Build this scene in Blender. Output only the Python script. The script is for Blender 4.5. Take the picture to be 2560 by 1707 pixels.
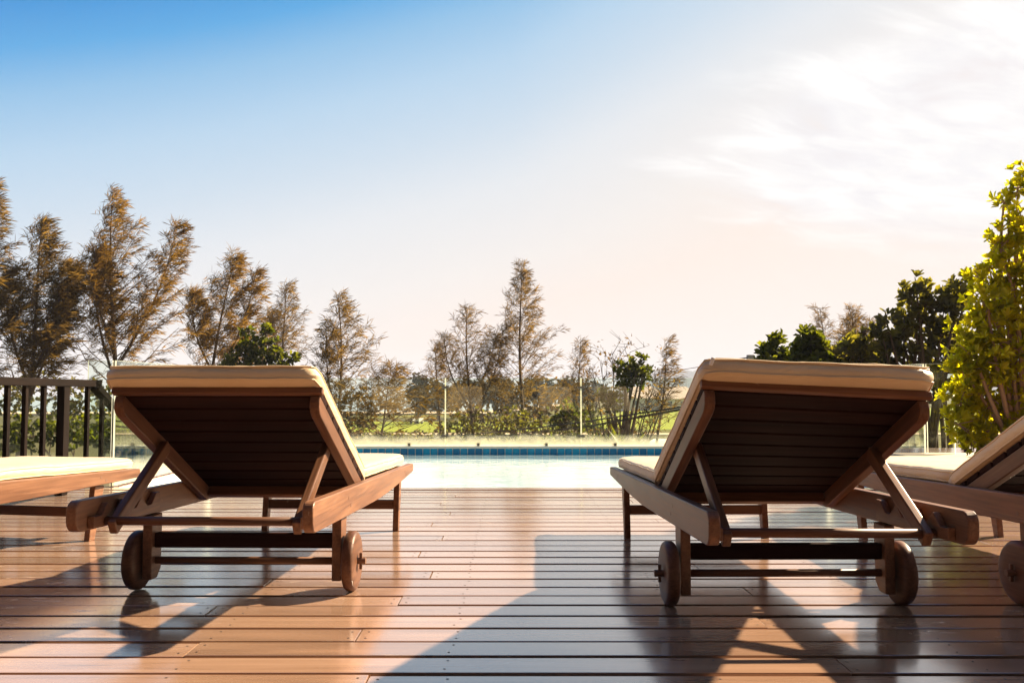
import bpy, math, random
import numpy as np
from mathutils import Vector, Matrix

for o in list(bpy.data.objects):
    bpy.data.objects.remove(o)
scene = bpy.context.scene
COL = scene.collection
R = math.radians

# ------------------------------------------------------------------ camera
F_PX, CAM_H, HOR = 2254.5, 0.638, 974.5
PITCH = math.atan((HOR - 853.5) / F_PX)
cam_d = bpy.data.cameras.new('camera')
cam_d.sensor_width = 36.0
cam_d.lens = 36.0 * F_PX / 2560.0
cam_d.clip_start = 0.05
cam_d.clip_end = 30000
cam = bpy.data.objects.new('camera', cam_d)
COL.objects.link(cam)
cam.location = (0, 0, CAM_H)
cam.rotation_euler = (R(90) + PITCH, 0, 0)
scene.camera = cam

# ------------------------------------------------------------------ light
SUN_AZ, SUN_EL = R(57), R(34)          # azimuth to the right of the view direction (+Y)
SDIR = Vector((math.sin(SUN_AZ) * math.cos(SUN_EL), math.cos(SUN_AZ) * math.cos(SUN_EL), math.sin(SUN_EL)))
sun_d = bpy.data.lights.new('sun', 'SUN')
sun_d.energy = 5.0
sun_d.angle = R(1.0)
sun_d.color = (1.0, 0.82, 0.57)
sun = bpy.data.objects.new('sun', sun_d)
COL.objects.link(sun)
sun.rotation_euler = (-SDIR).to_track_quat('-Z', 'Y').to_euler()

scene.view_settings.view_transform = 'Standard'
scene.view_settings.look = 'None'
scene.view_settings.gamma = 1.0
EXPO = 1.82
scene.view_settings.exposure = EXPO


def lin(r, g, b, k=1.0):
    f = lambda c: ((c / 255) / 12.92 if c / 255 <= 0.04045 else ((c / 255 + 0.055) / 1.055) ** 2.4)
    return (f(r) * k, f(g) * k, f(b) * k, 1.0)


class NT:
    """small helper for node trees"""
    def __init__(s, tree):
        s.t = tree
        s.n = tree.nodes
        s.n.clear()

    def node(s, typ, **kw):
        n = s.n.new(typ)
        for k, v in kw.items():
            if k == 'inp':
                for i, val in v.items():
                    if hasattr(val, 'is_linked') or isinstance(val, bpy.types.NodeSocket):
                        s.t.links.new(val, n.inputs[i])
                    else:
                        n.inputs[i].default_value = val
            else:
                setattr(n, k, v)
        return n

    def math(s, op, a, b=0.0, clamp=False):
        n = s.node('ShaderNodeMath', operation=op, inp={0: a, 1: b})
        n.use_clamp = clamp
        return n.outputs[0]

    def mixc(s, f, a, b, mode='MIX'):
        n = s.node('ShaderNodeMix', data_type='RGBA', blend_type=mode, inp={0: f, 6: a, 7: b})
        return n.outputs[2]

    def ramp(s, f, stops, interp='LINEAR'):
        n = s.node('ShaderNodeValToRGB', inp={0: f})
        cr = n.color_ramp
        cr.interpolation = interp
        while len(cr.elements) < len(stops):
            cr.elements.new(0.5)
        for e, (p, c) in zip(cr.elements, stops):
            e.position = p
            e.color = c if len(c) == 4 else (*c, 1)
        return n.outputs[0]

    def smooth(s, v, a, b, to0=0.0, to1=1.0):
        n = s.node('ShaderNodeMapRange', interpolation_type='SMOOTHSTEP', inp={0: v, 1: a, 2: b, 3: to0, 4: to1})
        return n.outputs[0]

    def noise(s, vec, scale, detail=3, rough=0.5, dist=0.0):
        return s.node('ShaderNodeTexNoise', inp={'Vector': vec, 'Scale': scale, 'Detail': detail, 'Roughness': rough, 'Distortion': dist})

    def mapping(s, vec, scale=(1, 1, 1), rot=(0, 0, 0), loc=(0, 0, 0)):
        return s.node('ShaderNodeMapping', inp={0: vec, 1: loc, 2: rot, 3: scale}).outputs[0]


def build_world():
    w = bpy.data.worlds.new("World")
    scene.world = w
    w.use_nodes = True
    t = NT(w.node_tree)
    K = 1.0 / (2 ** EXPO)
    tc = t.node('ShaderNodeTexCoord').outputs['Generated']
    sep = t.node('ShaderNodeSeparateXYZ', inp={0: tc})
    x, y, z = sep.outputs
    # real sky: physical model, hazy evening side towards the sun
    sky = t.node('ShaderNodeTexSky', sky_type='NISHITA', sun_disc=False)
    sky.sun_elevation = SUN_EL
    sky.sun_rotation = SUN_AZ
    sky.air_density = 1.0
    sky.dust_density = 2.0
    nis = t.mixc(1.0, sky.outputs[0], (0.06 * K, 0.06 * K, 0.06 * K, 1), 'MULTIPLY')
    # blue deepens with elevation and with distance from the sun's side
    b = t.math('SUBTRACT', z, t.math('MULTIPLY', x, 0.27))
    b = t.math('SUBTRACT', b, t.math('MULTIPLY', t.math('MULTIPLY', t.math('MAXIMUM', x, 0.0), 0.22), t.smooth(z, 0.1, 0.3)))
    b = t.math('MULTIPLY', b, 1.0, True)
    grad = t.ramp(b, [(0.0, lin(255, 243, 234, K)), (0.085, lin(254, 239, 229, K)), (0.14, lin(246, 240, 236, K)), (0.225, lin(231, 235, 240, K)),
                      (0.29, lin(204, 222, 238, K)), (0.35, lin(180, 212, 238, K)), (0.405, lin(140, 193, 233, K)), (0.445, lin(76, 168, 229, K)), (0.49, lin(4, 142, 218, K)),
                      (0.68, lin(4, 112, 195, K)), (1.0, lin(14, 62, 130, K))])
    front = t.smooth(y, -0.25, 0.35)
    col = t.mixc(front, nis, grad)
    # warm, very bright veil around the sun
    sd = t.node('ShaderNodeVectorMath', operation='DOT_PRODUCT', inp={0: tc, 1: tuple(SDIR)}).outputs['Value']
    veil = t.smooth(sd, 0.945, 1.0)
    # thin streaky cloud sheet on the sun side
    zz = t.math('MAXIMUM', z, 0.03)
    zz = t.math('ADD', zz, 0.10)
    pv = t.node('ShaderNodeCombineXYZ', inp={0: t.math('DIVIDE', x, zz), 1: t.math('DIVIDE', y, zz), 2: 0.0}).outputs[0]
    pm = t.mapping(pv, (1.0, 1.0, 1.0), (0, 0, R(-28)))
    n1 = t.noise(t.mapping(pm, (0.7, 1.5, 1)), 3.2, 9, 0.60, 0.45).outputs[0]
    n2 = t.noise(t.mapping(pm, (0.4, 0.55, 1)), 0.8, 4, 0.5).outputs[0]
    side = t.smooth(x, -0.02, 0.34)
    low = t.smooth(t.math('ADD', z, t.math('MULTIPLY', x, 0.36)), 0.20, 0.32)
    upp = t.smooth(t.math('SUBTRACT', z, t.math('MULTIPLY', x, 0.36)), 0.30, 0.17)
    mask = t.math('MULTIPLY', side, t.math('MULTIPLY', low, upp))
    cov = t.math('ADD', t.math('ADD', t.math('MULTIPLY', n1, 0.75), t.math('MULTIPLY', n2, 0.35)), t.math('MULTIPLY', mask, 0.42))
    cl = t.smooth(cov, 0.67, 0.97)
    cl = t.math('MULTIPLY', cl, t.math('ADD', t.math('MULTIPLY', mask, 0.75), 0.15))
    cl = t.math('MULTIPLY', cl, t.smooth(z, 0.10, 0.2))
    shade = t.ramp(n1, [(0.36, lin(241, 242, 249, K)), (0.50, lin(254, 253, 254, K)), (0.62, lin(255, 254, 254, 1.12 * K))])
    col = t.mixc(cl, col, shade)
    col = t.mixc(t.math('MULTIPLY', veil, 0.9), col, (2.6 * K, 2.45 * K, 2.3 * K, 1))
    # below the horizon
    col = t.mixc(t.smooth(z, -0.03, 0.0), (0.10, 0.085, 0.06, 1), col)
    bg = t.node('ShaderNodeBackground', inp={0: col, 1: 1.0})
    out = t.node('ShaderNodeOutputWorld', inp={0: bg.outputs[0]})


build_world()

# ------------------------------------------------------------------ helpers
def at(px, py, d):
    """world point at depth d (m along +Y) seen at photo pixel (px, py)"""
    th = PITCH
    a, b = (px - 1280) / F_PX, (853.5 - py) / F_PX
    dy = math.cos(th) - b * math.sin(th)
    dz = math.sin(th) + b * math.cos(th)
    return Vector((a / dy * d, d, CAM_H + dz / dy * d))


def tag(o, label=None, cat=None, group=None, kind=None):
    if label: o['label'] = label
    if cat: o['category'] = cat
    if group: o['group'] = group
    if kind: o['kind'] = kind
    return o


def empty(name, loc, rz=0.0, label=None, cat=None, group=None):
    o = bpy.data.objects.new(name, None)
    o.empty_display_size = 0.2
    o.location = loc
    o.rotation_euler = (0, 0, rz)
    COL.objects.link(o)
    return tag(o, label, cat, group)


class MB:
    def __init__(s, seed=0):
        s.v, s.f, s.g, s.t = [], [], [], []
        s.rnd = random.Random(seed)

    def add(s, verts, faces, grain=None, tint=None):
        o = len(s.v)
        s.v += [tuple(p) for p in verts]
        s.f += [tuple(i + o for i in f) for f in faces]
        off = Vector((s.rnd.uniform(0, 50), s.rnd.uniform(0, 50), s.rnd.uniform(0, 50)))
        if grain is None:
            grain = verts
        s.g += [tuple(Vector(q) + off) for q in grain]
        tv = s.rnd.random() if tint is None else tint
        s.t += [tv] * len(verts)

    def box(s, a, b, axis=0, tint=None):
        x0, y0, z0 = a
        x1, y1, z1 = b
        vs = [(x0, y0, z0), (x1, y0, z0), (x1, y1, z0), (x0, y1, z0), (x0, y0, z1), (x1, y0, z1), (x1, y1, z1), (x0, y1, z1)]
        gr = [(p[axis], p[(axis + 1) % 3], p[(axis + 2) % 3]) for p in vs]
        s.add(vs, [(0, 3, 2, 1), (4, 5, 6, 7), (0, 1, 5, 4), (1, 2, 6, 5), (2, 3, 7, 6), (3, 0, 4, 7)], gr, tint)

    def bar(s, p0, p1, w, h, up=(0, 0, 1), w1=None, h1=None, tint=None):
        p0, p1 = Vector(p0), Vector(p1)
        d = (p1 - p0).normalized()
        sx = d.cross(Vector(up)).normalized()
        uz = sx.cross(d)
        w1 = w if w1 is None else w1
        h1 = h if h1 is None else h1
        vs, gr = [], []
        for p, ww, hh, l in ((p0, w, h, 0.0), (p1, w1, h1, (p1 - p0).length)):
            for a, b in ((-1, -1), (1, -1), (1, 1), (-1, 1)):
                vs.append(p + sx * a * ww / 2 + uz * b * hh / 2)
                gr.append((l, a * ww / 2, b * hh / 2))
        s.add(vs, [(3, 2, 1, 0), (4, 5, 6, 7), (0, 1, 5, 4), (1, 2, 6, 5), (2, 3, 7, 6), (3, 0, 4, 7)], gr, tint)

    def prism(s, prof, v0, v1, tint=None):
        """prof: list of (u, w) counter-clockwise seen from -v; extruded from x=v0 to x=v1; (v,u,w) = (x,y,z)"""
        n = len(prof)
        vs = [(v0, u, w) for u, w in prof] + [(v1, u, w) for u, w in prof]
        gr = [(u, v, w) for v, u, w in vs]
        fs = [tuple(range(n))[::-1], tuple(range(n, 2 * n))]
        for i in range(n):
            j = (i + 1) % n
            fs.append((i, j, n + j, n + i))
        s.add(vs, fs, gr, tint)

    def tube(s, pts, rad, seg=8, cap=True, tint=None):
        pts = [Vector(p) for p in pts]
        if not hasattr(rad, '__len__'):
            rad = [rad] * len(pts)
        vs, gr = [], []
        L = 0
        ref = None
        for i, p in enumerate(pts):
            d = (pts[min(i + 1, len(pts) - 1)] - pts[max(i - 1, 0)]).normalized()
            if ref is None:
                ref = d.orthogonal().normalized()
            ref = (ref - d * ref.dot(d)).normalized()
            bi = d.cross(ref)
            if i: L += (p - pts[i - 1]).length
            for k in range(seg):
                a = 2 * math.pi * k / seg
                q = ref * math.cos(a) * rad[i] + bi * math.sin(a) * rad[i]
                vs.append(p + q)
                gr.append((L, math.cos(a) * rad[i], math.sin(a) * rad[i]))
        fs = []
        for i in range(len(pts) - 1):
            for k in range(seg):
                k2 = (k + 1) % seg
                fs.append((i * seg + k, i * seg + k2, (i + 1) * seg + k2, (i + 1) * seg + k))
        if cap:
            fs.append(tuple(range(seg))[::-1])
            fs.append(tuple(range((len(pts) - 1) * seg, len(pts) * seg)))
        s.add(vs, fs, gr, tint)

    def lathe_x(s, cen, prof, seg=32, tint=None):
        """closed profile list of (x offset, radius) revolved round the x axis through cen"""
        n = len(prof)
        vs, gr = [], []
        for k in range(seg):
            a = 2 * math.pi * k / seg
            for dx, r in prof:
                vs.append((cen[0] + dx, cen[1] + r * math.cos(a), cen[2] + r * math.sin(a)))
                gr.append((r * math.cos(a), dx, r * math.sin(a)))
        fs = []
        for k in range(seg):
            k2 = (k + 1) % seg
            for i in range(n - 1):
                fs.append((k * n + i, k * n + i + 1, k2 * n + i + 1, k2 * n + i))
        fs.append(tuple(k * n for k in range(seg)))
        fs.append(tuple(k * n + n - 1 for k in range(seg))[::-1])
        s.add(vs, fs, gr, tint)

    def build(s, name, mat, parent=None, bevel=0.0, smooth=False, seg=2):
        me = bpy.data.meshes.new(name)
        me.from_pydata(s.v, [], s.f)
        a = me.attributes.new('grain', 'FLOAT_VECTOR', 'POINT')
        a.data.foreach_set('vector', np.array(s.g, dtype=np.float32).ravel())
        a = me.attributes.new('tint', 'FLOAT', 'POINT')
        a.data.foreach_set('value', np.array(s.t, dtype=np.float32))
        me.materials.append(mat)
        if smooth:
            me.polygons.foreach_set('use_smooth', [True] * len(me.polygons))
        me.update()
        o = bpy.data.objects.new(name, me)
        COL.objects.link(o)
        if parent is not None:
            o.parent = parent
        if bevel:
            m = o.modifiers.new('bevel', 'BEVEL')
            m.width = bevel
            m.segments = seg
            m.limit_method = 'ANGLE'
            m.angle_limit = R(30)
        return o


def np_mesh(name, verts, faces, mat, parent=None, tint=None, smooth=False):
    """faces: (n,k) array of equal-size faces"""
    me = bpy.data.meshes.new(name)
    verts = np.asarray(verts, dtype=np.float32)
    faces = np.asarray(faces, dtype=np.int32)
    n, k = faces.shape
    me.vertices.add(len(verts))
    me.vertices.foreach_set('co', verts.ravel())
    me.loops.add(n * k)
    me.loops.foreach_set('vertex_index', faces.ravel())
    me.polygons.add(n)
    me.polygons.foreach_set('loop_start', np.arange(0, n * k, k, dtype=np.int32))
    me.polygons.foreach_set('loop_total', np.full(n, k, dtype=np.int32))
    if smooth:
        me.polygons.foreach_set('use_smooth', np.ones(n, dtype=bool))
    me.update(calc_edges=True)
    if tint is not None:
        a = me.attributes.new('tint', 'FLOAT', 'POINT')
        a.data.foreach_set('value', np.asarray(tint, dtype=np.float32))
    me.materials.append(mat)
    o = bpy.data.objects.new(name, me)
    COL.objects.link(o)
    if parent is not None:
        o.parent = parent
    return o


# ------------------------------------------------------------------ materials
def new_mat(name):
    m = bpy.data.materials.new(name)
    m.use_nodes = True
    return m, NT(m.node_tree)


def attr(t, name):
    return t.node('ShaderNodeAttribute', attribute_name=name)


def finish(t, sh, disp=None):
    t.node('ShaderNodeOutputMaterial', inp={0: sh})


def mat_wood(name, dark, mid, light, rough=0.42, scale=1.0, spec=0.4, wear=0.0):
    m, t = new_mat(name)
    g = attr(t, 'grain').outputs['Vector']
    tint = attr(t, 'tint').outputs['Fac']
    n1 = t.noise(t.mapping(g, (3.5 * scale, 85 * scale, 85 * scale)), 1.0, 5, 0.65, 0.6).outputs[0]
    n2 = t.noise(t.mapping(g, (2.5, 14, 14)), 1.4, 4, 0.5).outputs[0]
    f = t.math('ADD', t.math('MULTIPLY', n1, 0.62), t.math('MULTIPLY', n2, 0.38))
    f = t.math('ADD', f, t.math('MULTIPLY', t.math('SUBTRACT', tint, 0.5), 0.14))
    c = t.ramp(f, [(0.30, dark), (0.52, mid), (0.74, light)])
    if wear:
        # rubbed bare spots and old scuffs
        n3 = t.noise(g, 26, 4, 0.7).outputs[0]
        n4 = t.noise(g, 5, 2, 0.5).outputs[0]
        wm = t.math('MULTIPLY', t.smooth(n3, 0.66, 0.72), t.smooth(n4, 0.5, 0.62))
        c = t.mixc(t.math('MULTIPLY', wm, wear), c, (0.46, 0.34, 0.22, 1))
    r = t.math('ADD', t.math('MULTIPLY', n1, 0.22), rough - 0.11)
    bump = t.node('ShaderNodeBump', inp={'Strength': 0.25, 'Distance': 0.002, 'Height': n1}).outputs[0]
    p = t.node('ShaderNodeBsdfPrincipled', inp={'Base Color': c, 'Roughness': r, 'Specular IOR Level': spec, 'Normal': bump})
    finish(t, p.outputs[0])
    return m


M = {}
M['teak'] = mat_wood('teak', (0.085, 0.034, 0.016, 1), (0.195, 0.086, 0.043, 1), (0.30, 0.145, 0.072, 1), 0.42, spec=0.3, wear=0.5)
M['teak_half_shaded'] = mat_wood('half_shaded_teak', (0.06, 0.024, 0.012, 1), (0.14, 0.060, 0.031, 1), (0.22, 0.105, 0.055, 1), 0.45, spec=0.22, wear=0.5)  # teak copy with some shade painted in: back frame, wheels, rods
M['teak_shaded'] = mat_wood('shaded_teak', (0.009, 0.0030, 0.0024, 1), (0.020, 0.0070, 0.0052, 1), (0.036, 0.013, 0.009, 1), 0.7, spec=0.05, wear=0.1)  # same teak with deep shade painted into its colour: back slats, rear stretcher
M['rail_wood'] = mat_wood('rail_wood', (0.006, 0.004, 0.003, 1), (0.013, 0.008, 0.006, 1), (0.026, 0.016, 0.011, 1), 0.7, spec=0.05)


def mat_deck():
    m, t = new_mat('deck_boards')
    g = attr(t, 'grain').outputs['Vector']
    tint = attr(t, 'tint').outputs['Fac']
    pos = t.node('ShaderNodeTexCoord').outputs['Object']
    n1 = t.noise(t.mapping(g, (1.6, 30, 30)), 1.0, 6, 0.62, 0.5).outputs[0]
    n2 = t.noise(t.mapping(g, (0.8, 3.5, 3)), 1.3, 4, 0.55).outputs[0]
    f = t.math('ADD', t.math('MULTIPLY', n1, 0.62), t.math('MULTIPLY', n2, 0.40))
    f = t.math('ADD', f, t.math('MULTIPLY', t.math('SUBTRACT', tint, 0.5), 0.26))
    c = t.ramp(f, [(0.30, (0.165, 0.080, 0.044, 1)), (0.52, (0.305, 0.160, 0.092, 1)), (0.74, (0.44, 0.25, 0.155, 1))])
    # foot-worn pale scuffs and grey scratches
    s1 = t.noise(t.mapping(pos, (5, 16, 1), (0, 0, R(-35))), 1.3, 6, 0.72, 0.8).outputs[0]
    s2 = t.noise(pos, 0.9, 2, 0.5).outputs[0]
    sc = t.math('MULTIPLY', t.smooth(s1, 0.575, 0.66), t.smooth(s2, 0.46, 0.58))
    c = t.mixc(t.math('MULTIPLY', sc, 0.6), c, (0.58, 0.42, 0.30, 1))
    s3 = t.noise(t.mapping(pos, (1.5, 28, 1), (0, 0, R(48))), 1.6, 3, 0.6, 0.3).outputs[0]
    s4 = t.noise(pos, 1.7, 2, 0.5).outputs[0]
    dk = t.math('MULTIPLY', t.smooth(s3, 0.66, 0.70), t.smooth(s4, 0.52, 0.62))
    c = t.mixc(t.math('MULTIPLY', dk, 0.55), c, (0.07, 0.04, 0.03, 1))
    r = t.math('ADD', t.math('MULTIPLY', t.noise(t.mapping(pos, (1, 2.2, 1)), 2.2, 6, 0.68).outputs[0], 0.26), 0.02)
    r = t.math('ADD', r, t.math('MULTIPLY', n1, 0.03))
    r = t.math('ADD', r, t.math('MULTIPLY', sc, 0.12))
    bump = t.node('ShaderNodeBump', inp={'Strength': 0.05, 'Distance': 0.001, 'Height': t.math('ADD', n1, t.math('MULTIPLY', n2, 0.5))}).outputs[0]
    p = t.node('ShaderNodeBsdfPrincipled', inp={'Base Color': c, 'Roughness': r, 'Specular IOR Level': 0.5, 'Normal': bump, 'Coat Weight': 0.9, 'Coat Roughness': t.math('ADD', r, -0.02), 'Coat IOR': 2.1, 'Sheen Weight': 0.15, 'Sheen Roughness': 0.45, 'Sheen Tint': (1.0, 0.84, 0.70, 1)})
    finish(t, p.outputs[0])
    return m


M['deck'] = mat_deck()


def mat_simple(name, col, rough=0.6, spec=0.4, metal=0.0, var=0.12, scale=8.0, bump=0.0):
    m, t = new_mat(name)
    pos = t.node('ShaderNodeTexCoord').outputs['Object']
    n = t.noise(pos, scale, 5, 0.6).outputs[0]
    c = t.mixc(n, tuple(c * (1 - var) for c in col[:3]) + (1,), tuple(min(1, c * (1 + var)) for c in col[:3]) + (1,))
    kw = {'Base Color': c, 'Roughness': rough, 'Specular IOR Level': spec, 'Metallic': metal}
    if bump:
        kw['Normal'] = t.node('ShaderNodeBump', inp={'Strength': bump, 'Distance': 0.01, 'Height': n}).outputs[0]
    p = t.node('ShaderNodeBsdfPrincipled', inp=kw)
    finish(t, p.outputs[0])
    return m


M['void'] = mat_simple('under_deck_shade', (0.008, 0.006, 0.005), 0.9)  # near-black colour stands for the shade below the deck gaps
M['nail'] = mat_simple('nail_head', (0.03, 0.02, 0.018), 0.6)
M['steel'] = mat_simple('clamp_steel', (0.16, 0.14, 0.12), 0.35, 0.5, 0.8)
M['pin'] = mat_simple('worn_peg', (0.17, 0.085, 0.05), 0.5)
M['zip'] = mat_simple('zip_white', (0.75, 0.74, 0.72), 0.3)
M['grout'] = mat_simple('grout', (0.72, 0.70, 0.62), 0.7)
M['coping'] = mat_simple('coping_stone', (0.82, 0.78, 0.68), 0.55, scale=5, var=0.1)
M['pool_floor'] = mat_simple('pool_floor', (0.45, 0.74, 0.74), 0.5, scale=2)
M['concrete'] = mat_simple('concrete', (0.36, 0.34, 0.33), 0.8)
M['cable'] = mat_simple('cable_black', (0.025, 0.02, 0.018), 0.6)
M['stone'] = mat_simple('planter_stone', (0.42, 0.33, 0.26), 0.75, scale=14, var=0.25, bump=0.3)
M['bark'] = mat_simple('bark', (0.10, 0.062, 0.040), 0.9, scale=6, var=0.4)
M['bark_pale'] = mat_simple('pale_bark', (0.33, 0.22, 0.14), 0.85, scale=30, var=0.35, bump=0.3)
M['roof'] = mat_simple('roof_tile', (0.58, 0.42, 0.34), 0.7, scale=3)
M['wall'] = mat_simple('house_wall', (0.62, 0.56, 0.48), 0.8, scale=1)
M['window'] = mat_simple('window_dark', (0.05, 0.06, 0.07), 0.2)
M['white'] = mat_simple('white_paint', (0.8, 0.79, 0.76), 0.4)
M['hill'] = mat_simple('hill_forest', (0.03, 0.045, 0.05), 0.95, scale=0.02, var=0.4)


def mat_cushion():
    m, t = new_mat('cream_cushion_fabric')
    pos = t.node('ShaderNodeTexCoord').outputs['Object']
    n = t.noise(pos, 3.5, 4, 0.55).outputs[0]
    c = t.ramp(n, [(0.3, (0.60, 0.43, 0.25, 1)), (0.7, (0.70, 0.53, 0.33, 1))])
    w = t.noise(t.mapping(pos, (7, 5, 20)), 1.0, 3, 0.6, 0.7).outputs[0]
    fine = t.noise(pos, 420, 1, 0.5).outputs[0]
    h = t.math('ADD', w, t.math('MULTIPLY', fine, 0.06))
    bump = t.node('ShaderNodeBump', inp={'Strength': 0.65, 'Distance': 0.014, 'Height': h}).outputs[0]
    p = t.node('ShaderNodeBsdfPrincipled', inp={'Base Color': c, 'Roughness': 0.5, 'Specular IOR Level': 0.35, 'Normal': bump,
                                                'Sheen Weight': 0.15})
    finish(t, p.outputs[0])
    return m


M['cushion'] = mat_cushion()
M['piping'] = mat_simple('piping', (0.62, 0.46, 0.28), 0.55)


def mat_tile():
    m, t = new_mat('blue_glazed_tile')
    tint = attr(t, 'tint').outputs['Fac']
    pos = t.node('ShaderNodeTexCoord').outputs['Object']
    n = t.noise(pos, 30, 4, 0.6).outputs[0]
    c = t.ramp(t.math('ADD', t.math('MULTIPLY', tint, 0.7), t.math('MULTIPLY', n, 0.3)),
               [(0.1, (0.001, 0.16, 0.36, 1)), (0.5, (0.001, 0.27, 0.53, 1)), (0.95, (0.004, 0.38, 0.64, 1))])
    p = t.node('ShaderNodeBsdfPrincipled', inp={'Base Color': c, 'Roughness': 0.25, 'Specular IOR Level': 0.25})
    finish(t, p.outputs[0])
    return m


M['tile'] = mat_tile()


def mat_water():
    m, t = new_mat('pool_water')
    pos = t.node('ShaderNodeTexCoord').outputs['Object']
    n1 = t.noise(t.mapping(pos, (1.0, 1.6, 1)), 5.0, 3, 0.5, 0.6).outputs[0]
    n2 = t.noise(pos, 1.3, 2, 0.5).outputs[0]
    h = t.math('ADD', t.math('MULTIPLY', n1, 0.5), n2)
    bump = t.node('ShaderNodeBump', inp={'Strength': 0.16, 'Distance': 0.05, 'Height': h}).outputs[0]
    gl = t.node('ShaderNodeBsdfGlossy', inp={0: (1, 1, 1, 1), 1: 0.02, 'Normal': bump}).outputs[0]
    tr = t.node('ShaderNodeBsdfDiffuse', inp={0: (0.54, 0.71, 0.78, 1)}).outputs[0]
    fr = t.node('ShaderNodeFresnel', inp={0: 1.5, 'Normal': bump}).outputs[0]
    sh = t.node('ShaderNodeMixShader', inp={0: fr, 1: tr, 2: gl}).outputs[0]
    finish(t, sh)
    return m


M['water'] = mat_water()


def mat_sea():
    m, t = new_mat('sea_water')
    pos = t.node('ShaderNodeTexCoord').outputs['Object']
    n1 = t.noise(t.mapping(pos, (1, 2.2, 1)), 0.06, 5, 0.6).outputs[0]
    bump = t.node('ShaderNodeBump', inp={'Strength': 0.3, 'Distance': 1.5, 'Height': n1}).outputs[0]
    p = t.node('ShaderNodeBsdfPrincipled', inp={'Base Color': (0.30, 0.36, 0.38, 1), 'Roughness': 0.16, 'Normal': bump})
    finish(t, p.outputs[0])
    return m


M['sea'] = mat_sea()


def mat_glass():
    """thin balustrade pane with dried spray and dust towards its foot"""
    m, t = new_mat('balustrade_glass')
    geo = t.node('ShaderNodeNewGeometry')
    pos = geo.outputs['Position']
    sep = t.node('ShaderNodeSeparateXYZ', inp={0: pos})
    z = sep.outputs[2]
    n1 = t.noise(t.mapping(pos, (3, 3, 5)), 2.0, 6, 0.65, 0.5).outputs[0]
    n2 = t.noise(pos, 60, 2, 0.5).outputs[0]
    low = t.smooth(t.math('ADD', z, t.math('MULTIPLY', t.math('SUBTRACT', n1, 0.5), 0.16)), 0.17, 0.03)
    low = t.math('MULTIPLY', low, 0.55)
    dust = t.math('ADD', low, t.math('MULTIPLY', t.smooth(n1, 0.45, 0.75), 0.03))
    spots = t.math('MULTIPLY', t.smooth(n2, 0.72, 0.78), 0.18)
    dust = t.math('ADD', t.math('ADD', dust, spots), 0.0)
    tr = t.node('ShaderNodeBsdfTransparent', inp={0: (0.93, 0.97, 0.93, 1)}).outputs[0]
    gl = t.node('ShaderNodeBsdfGlossy', inp={0: (1, 1, 1, 1), 1: 0.01}).outputs[0]
    fr = t.node('ShaderNodeFresnel', inp={0: 1.5}).outputs[0]
    fr = t.math('MULTIPLY', fr, 0.6)
    s = t.node('ShaderNodeMixShader', inp={0: fr, 1: tr, 2: gl}).outputs[0]
    df = t.node('ShaderNodeBsdfDiffuse', inp={0: (0.8, 0.76, 0.62, 1)}).outputs[0]
    tl = t.node('ShaderNodeBsdfTranslucent', inp={0: (0.85, 0.82, 0.66, 1)}).outputs[0]
    dd = t.node('ShaderNodeMixShader', inp={0: 0.55, 1: df, 2: tl}).outputs[0]
    s = t.node('ShaderNodeMixShader', inp={0: dust, 1: s, 2: dd}).outputs[0]
    finish(t, s)
    return m


M['glass'] = mat_glass()


def mat_glass_edge():
    m, t = new_mat('glass_cut_edge')
    df = t.node('ShaderNodeBsdfDiffuse', inp={0: (0.86, 0.86, 0.74, 1)}).outputs[0]
    tl = t.node('ShaderNodeBsdfTranslucent', inp={0: (0.94, 0.93, 0.80, 1)}).outputs[0]
    s = t.node('ShaderNodeMixShader', inp={0: 0.6, 1: df, 2: tl}).outputs[0]
    finish(t, s)
    return m


M['glass_edge'] = mat_glass_edge()


def mat_leaf(name, c0, c1, c2, trans=0.45, rough=0.4, tr_col=None, spec=0.4):
    m, t = new_mat(name)
    tint = attr(t, 'tint').outputs['Fac']
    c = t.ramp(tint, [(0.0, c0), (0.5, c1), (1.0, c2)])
    p = t.node('ShaderNodeBsdfPrincipled', inp={'Base Color': c, 'Roughness': rough, 'Specular IOR Level': spec}).outputs[0]
    tc = t.mixc(1.0, c, tr_col or (1.6, 1.5, 0.6, 1), 'MULTIPLY')
    tl = t.node('ShaderNodeBsdfTranslucent', inp={0: tc}).outputs[0]
    s = t.node('ShaderNodeMixShader', inp={0: trans, 1: p, 2: tl}).outputs[0]
    finish(t, s)
    return m


M['needle'] = mat_leaf('casuarina_needles', (0.075, 0.052, 0.019, 1), (0.135, 0.096, 0.033, 1), (0.23, 0.165, 0.050, 1), 0.65, 0.7, (1.3, 1.05, 0.6, 1), 0.1)
M['needle_warm'] = mat_leaf('casuarina_needles_rusty', (0.085, 0.058, 0.021, 1), (0.150, 0.106, 0.036, 1), (0.24, 0.175, 0.052, 1), 0.65, 0.7, (1.4, 1.05, 0.5, 1), 0.1)
M['leaf_bright'] = mat_leaf('bright_leaf', (0.17, 0.18, 0.008, 1), (0.37, 0.36, 0.012, 1), (0.54, 0.49, 0.02, 1), 0.72, 0.32, (1.7, 1.6, 0.4, 1), 0.5)
M['leaf_dark'] = mat_leaf('dark_leaf', (0.065, 0.055, 0.020, 1), (0.12, 0.105, 0.026, 1), (0.21, 0.185, 0.034, 1), 0.6, 0.35, (1.5, 1.5, 0.5, 1), 0.5)
M['leaf_mid'] = mat_leaf('mid_leaf', (0.045, 0.055, 0.008, 1), (0.095, 0.105, 0.010, 1), (0.17, 0.17, 0.014, 1), 0.55, 0.45, (1.5, 1.5, 0.4, 1), 0.3)
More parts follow.
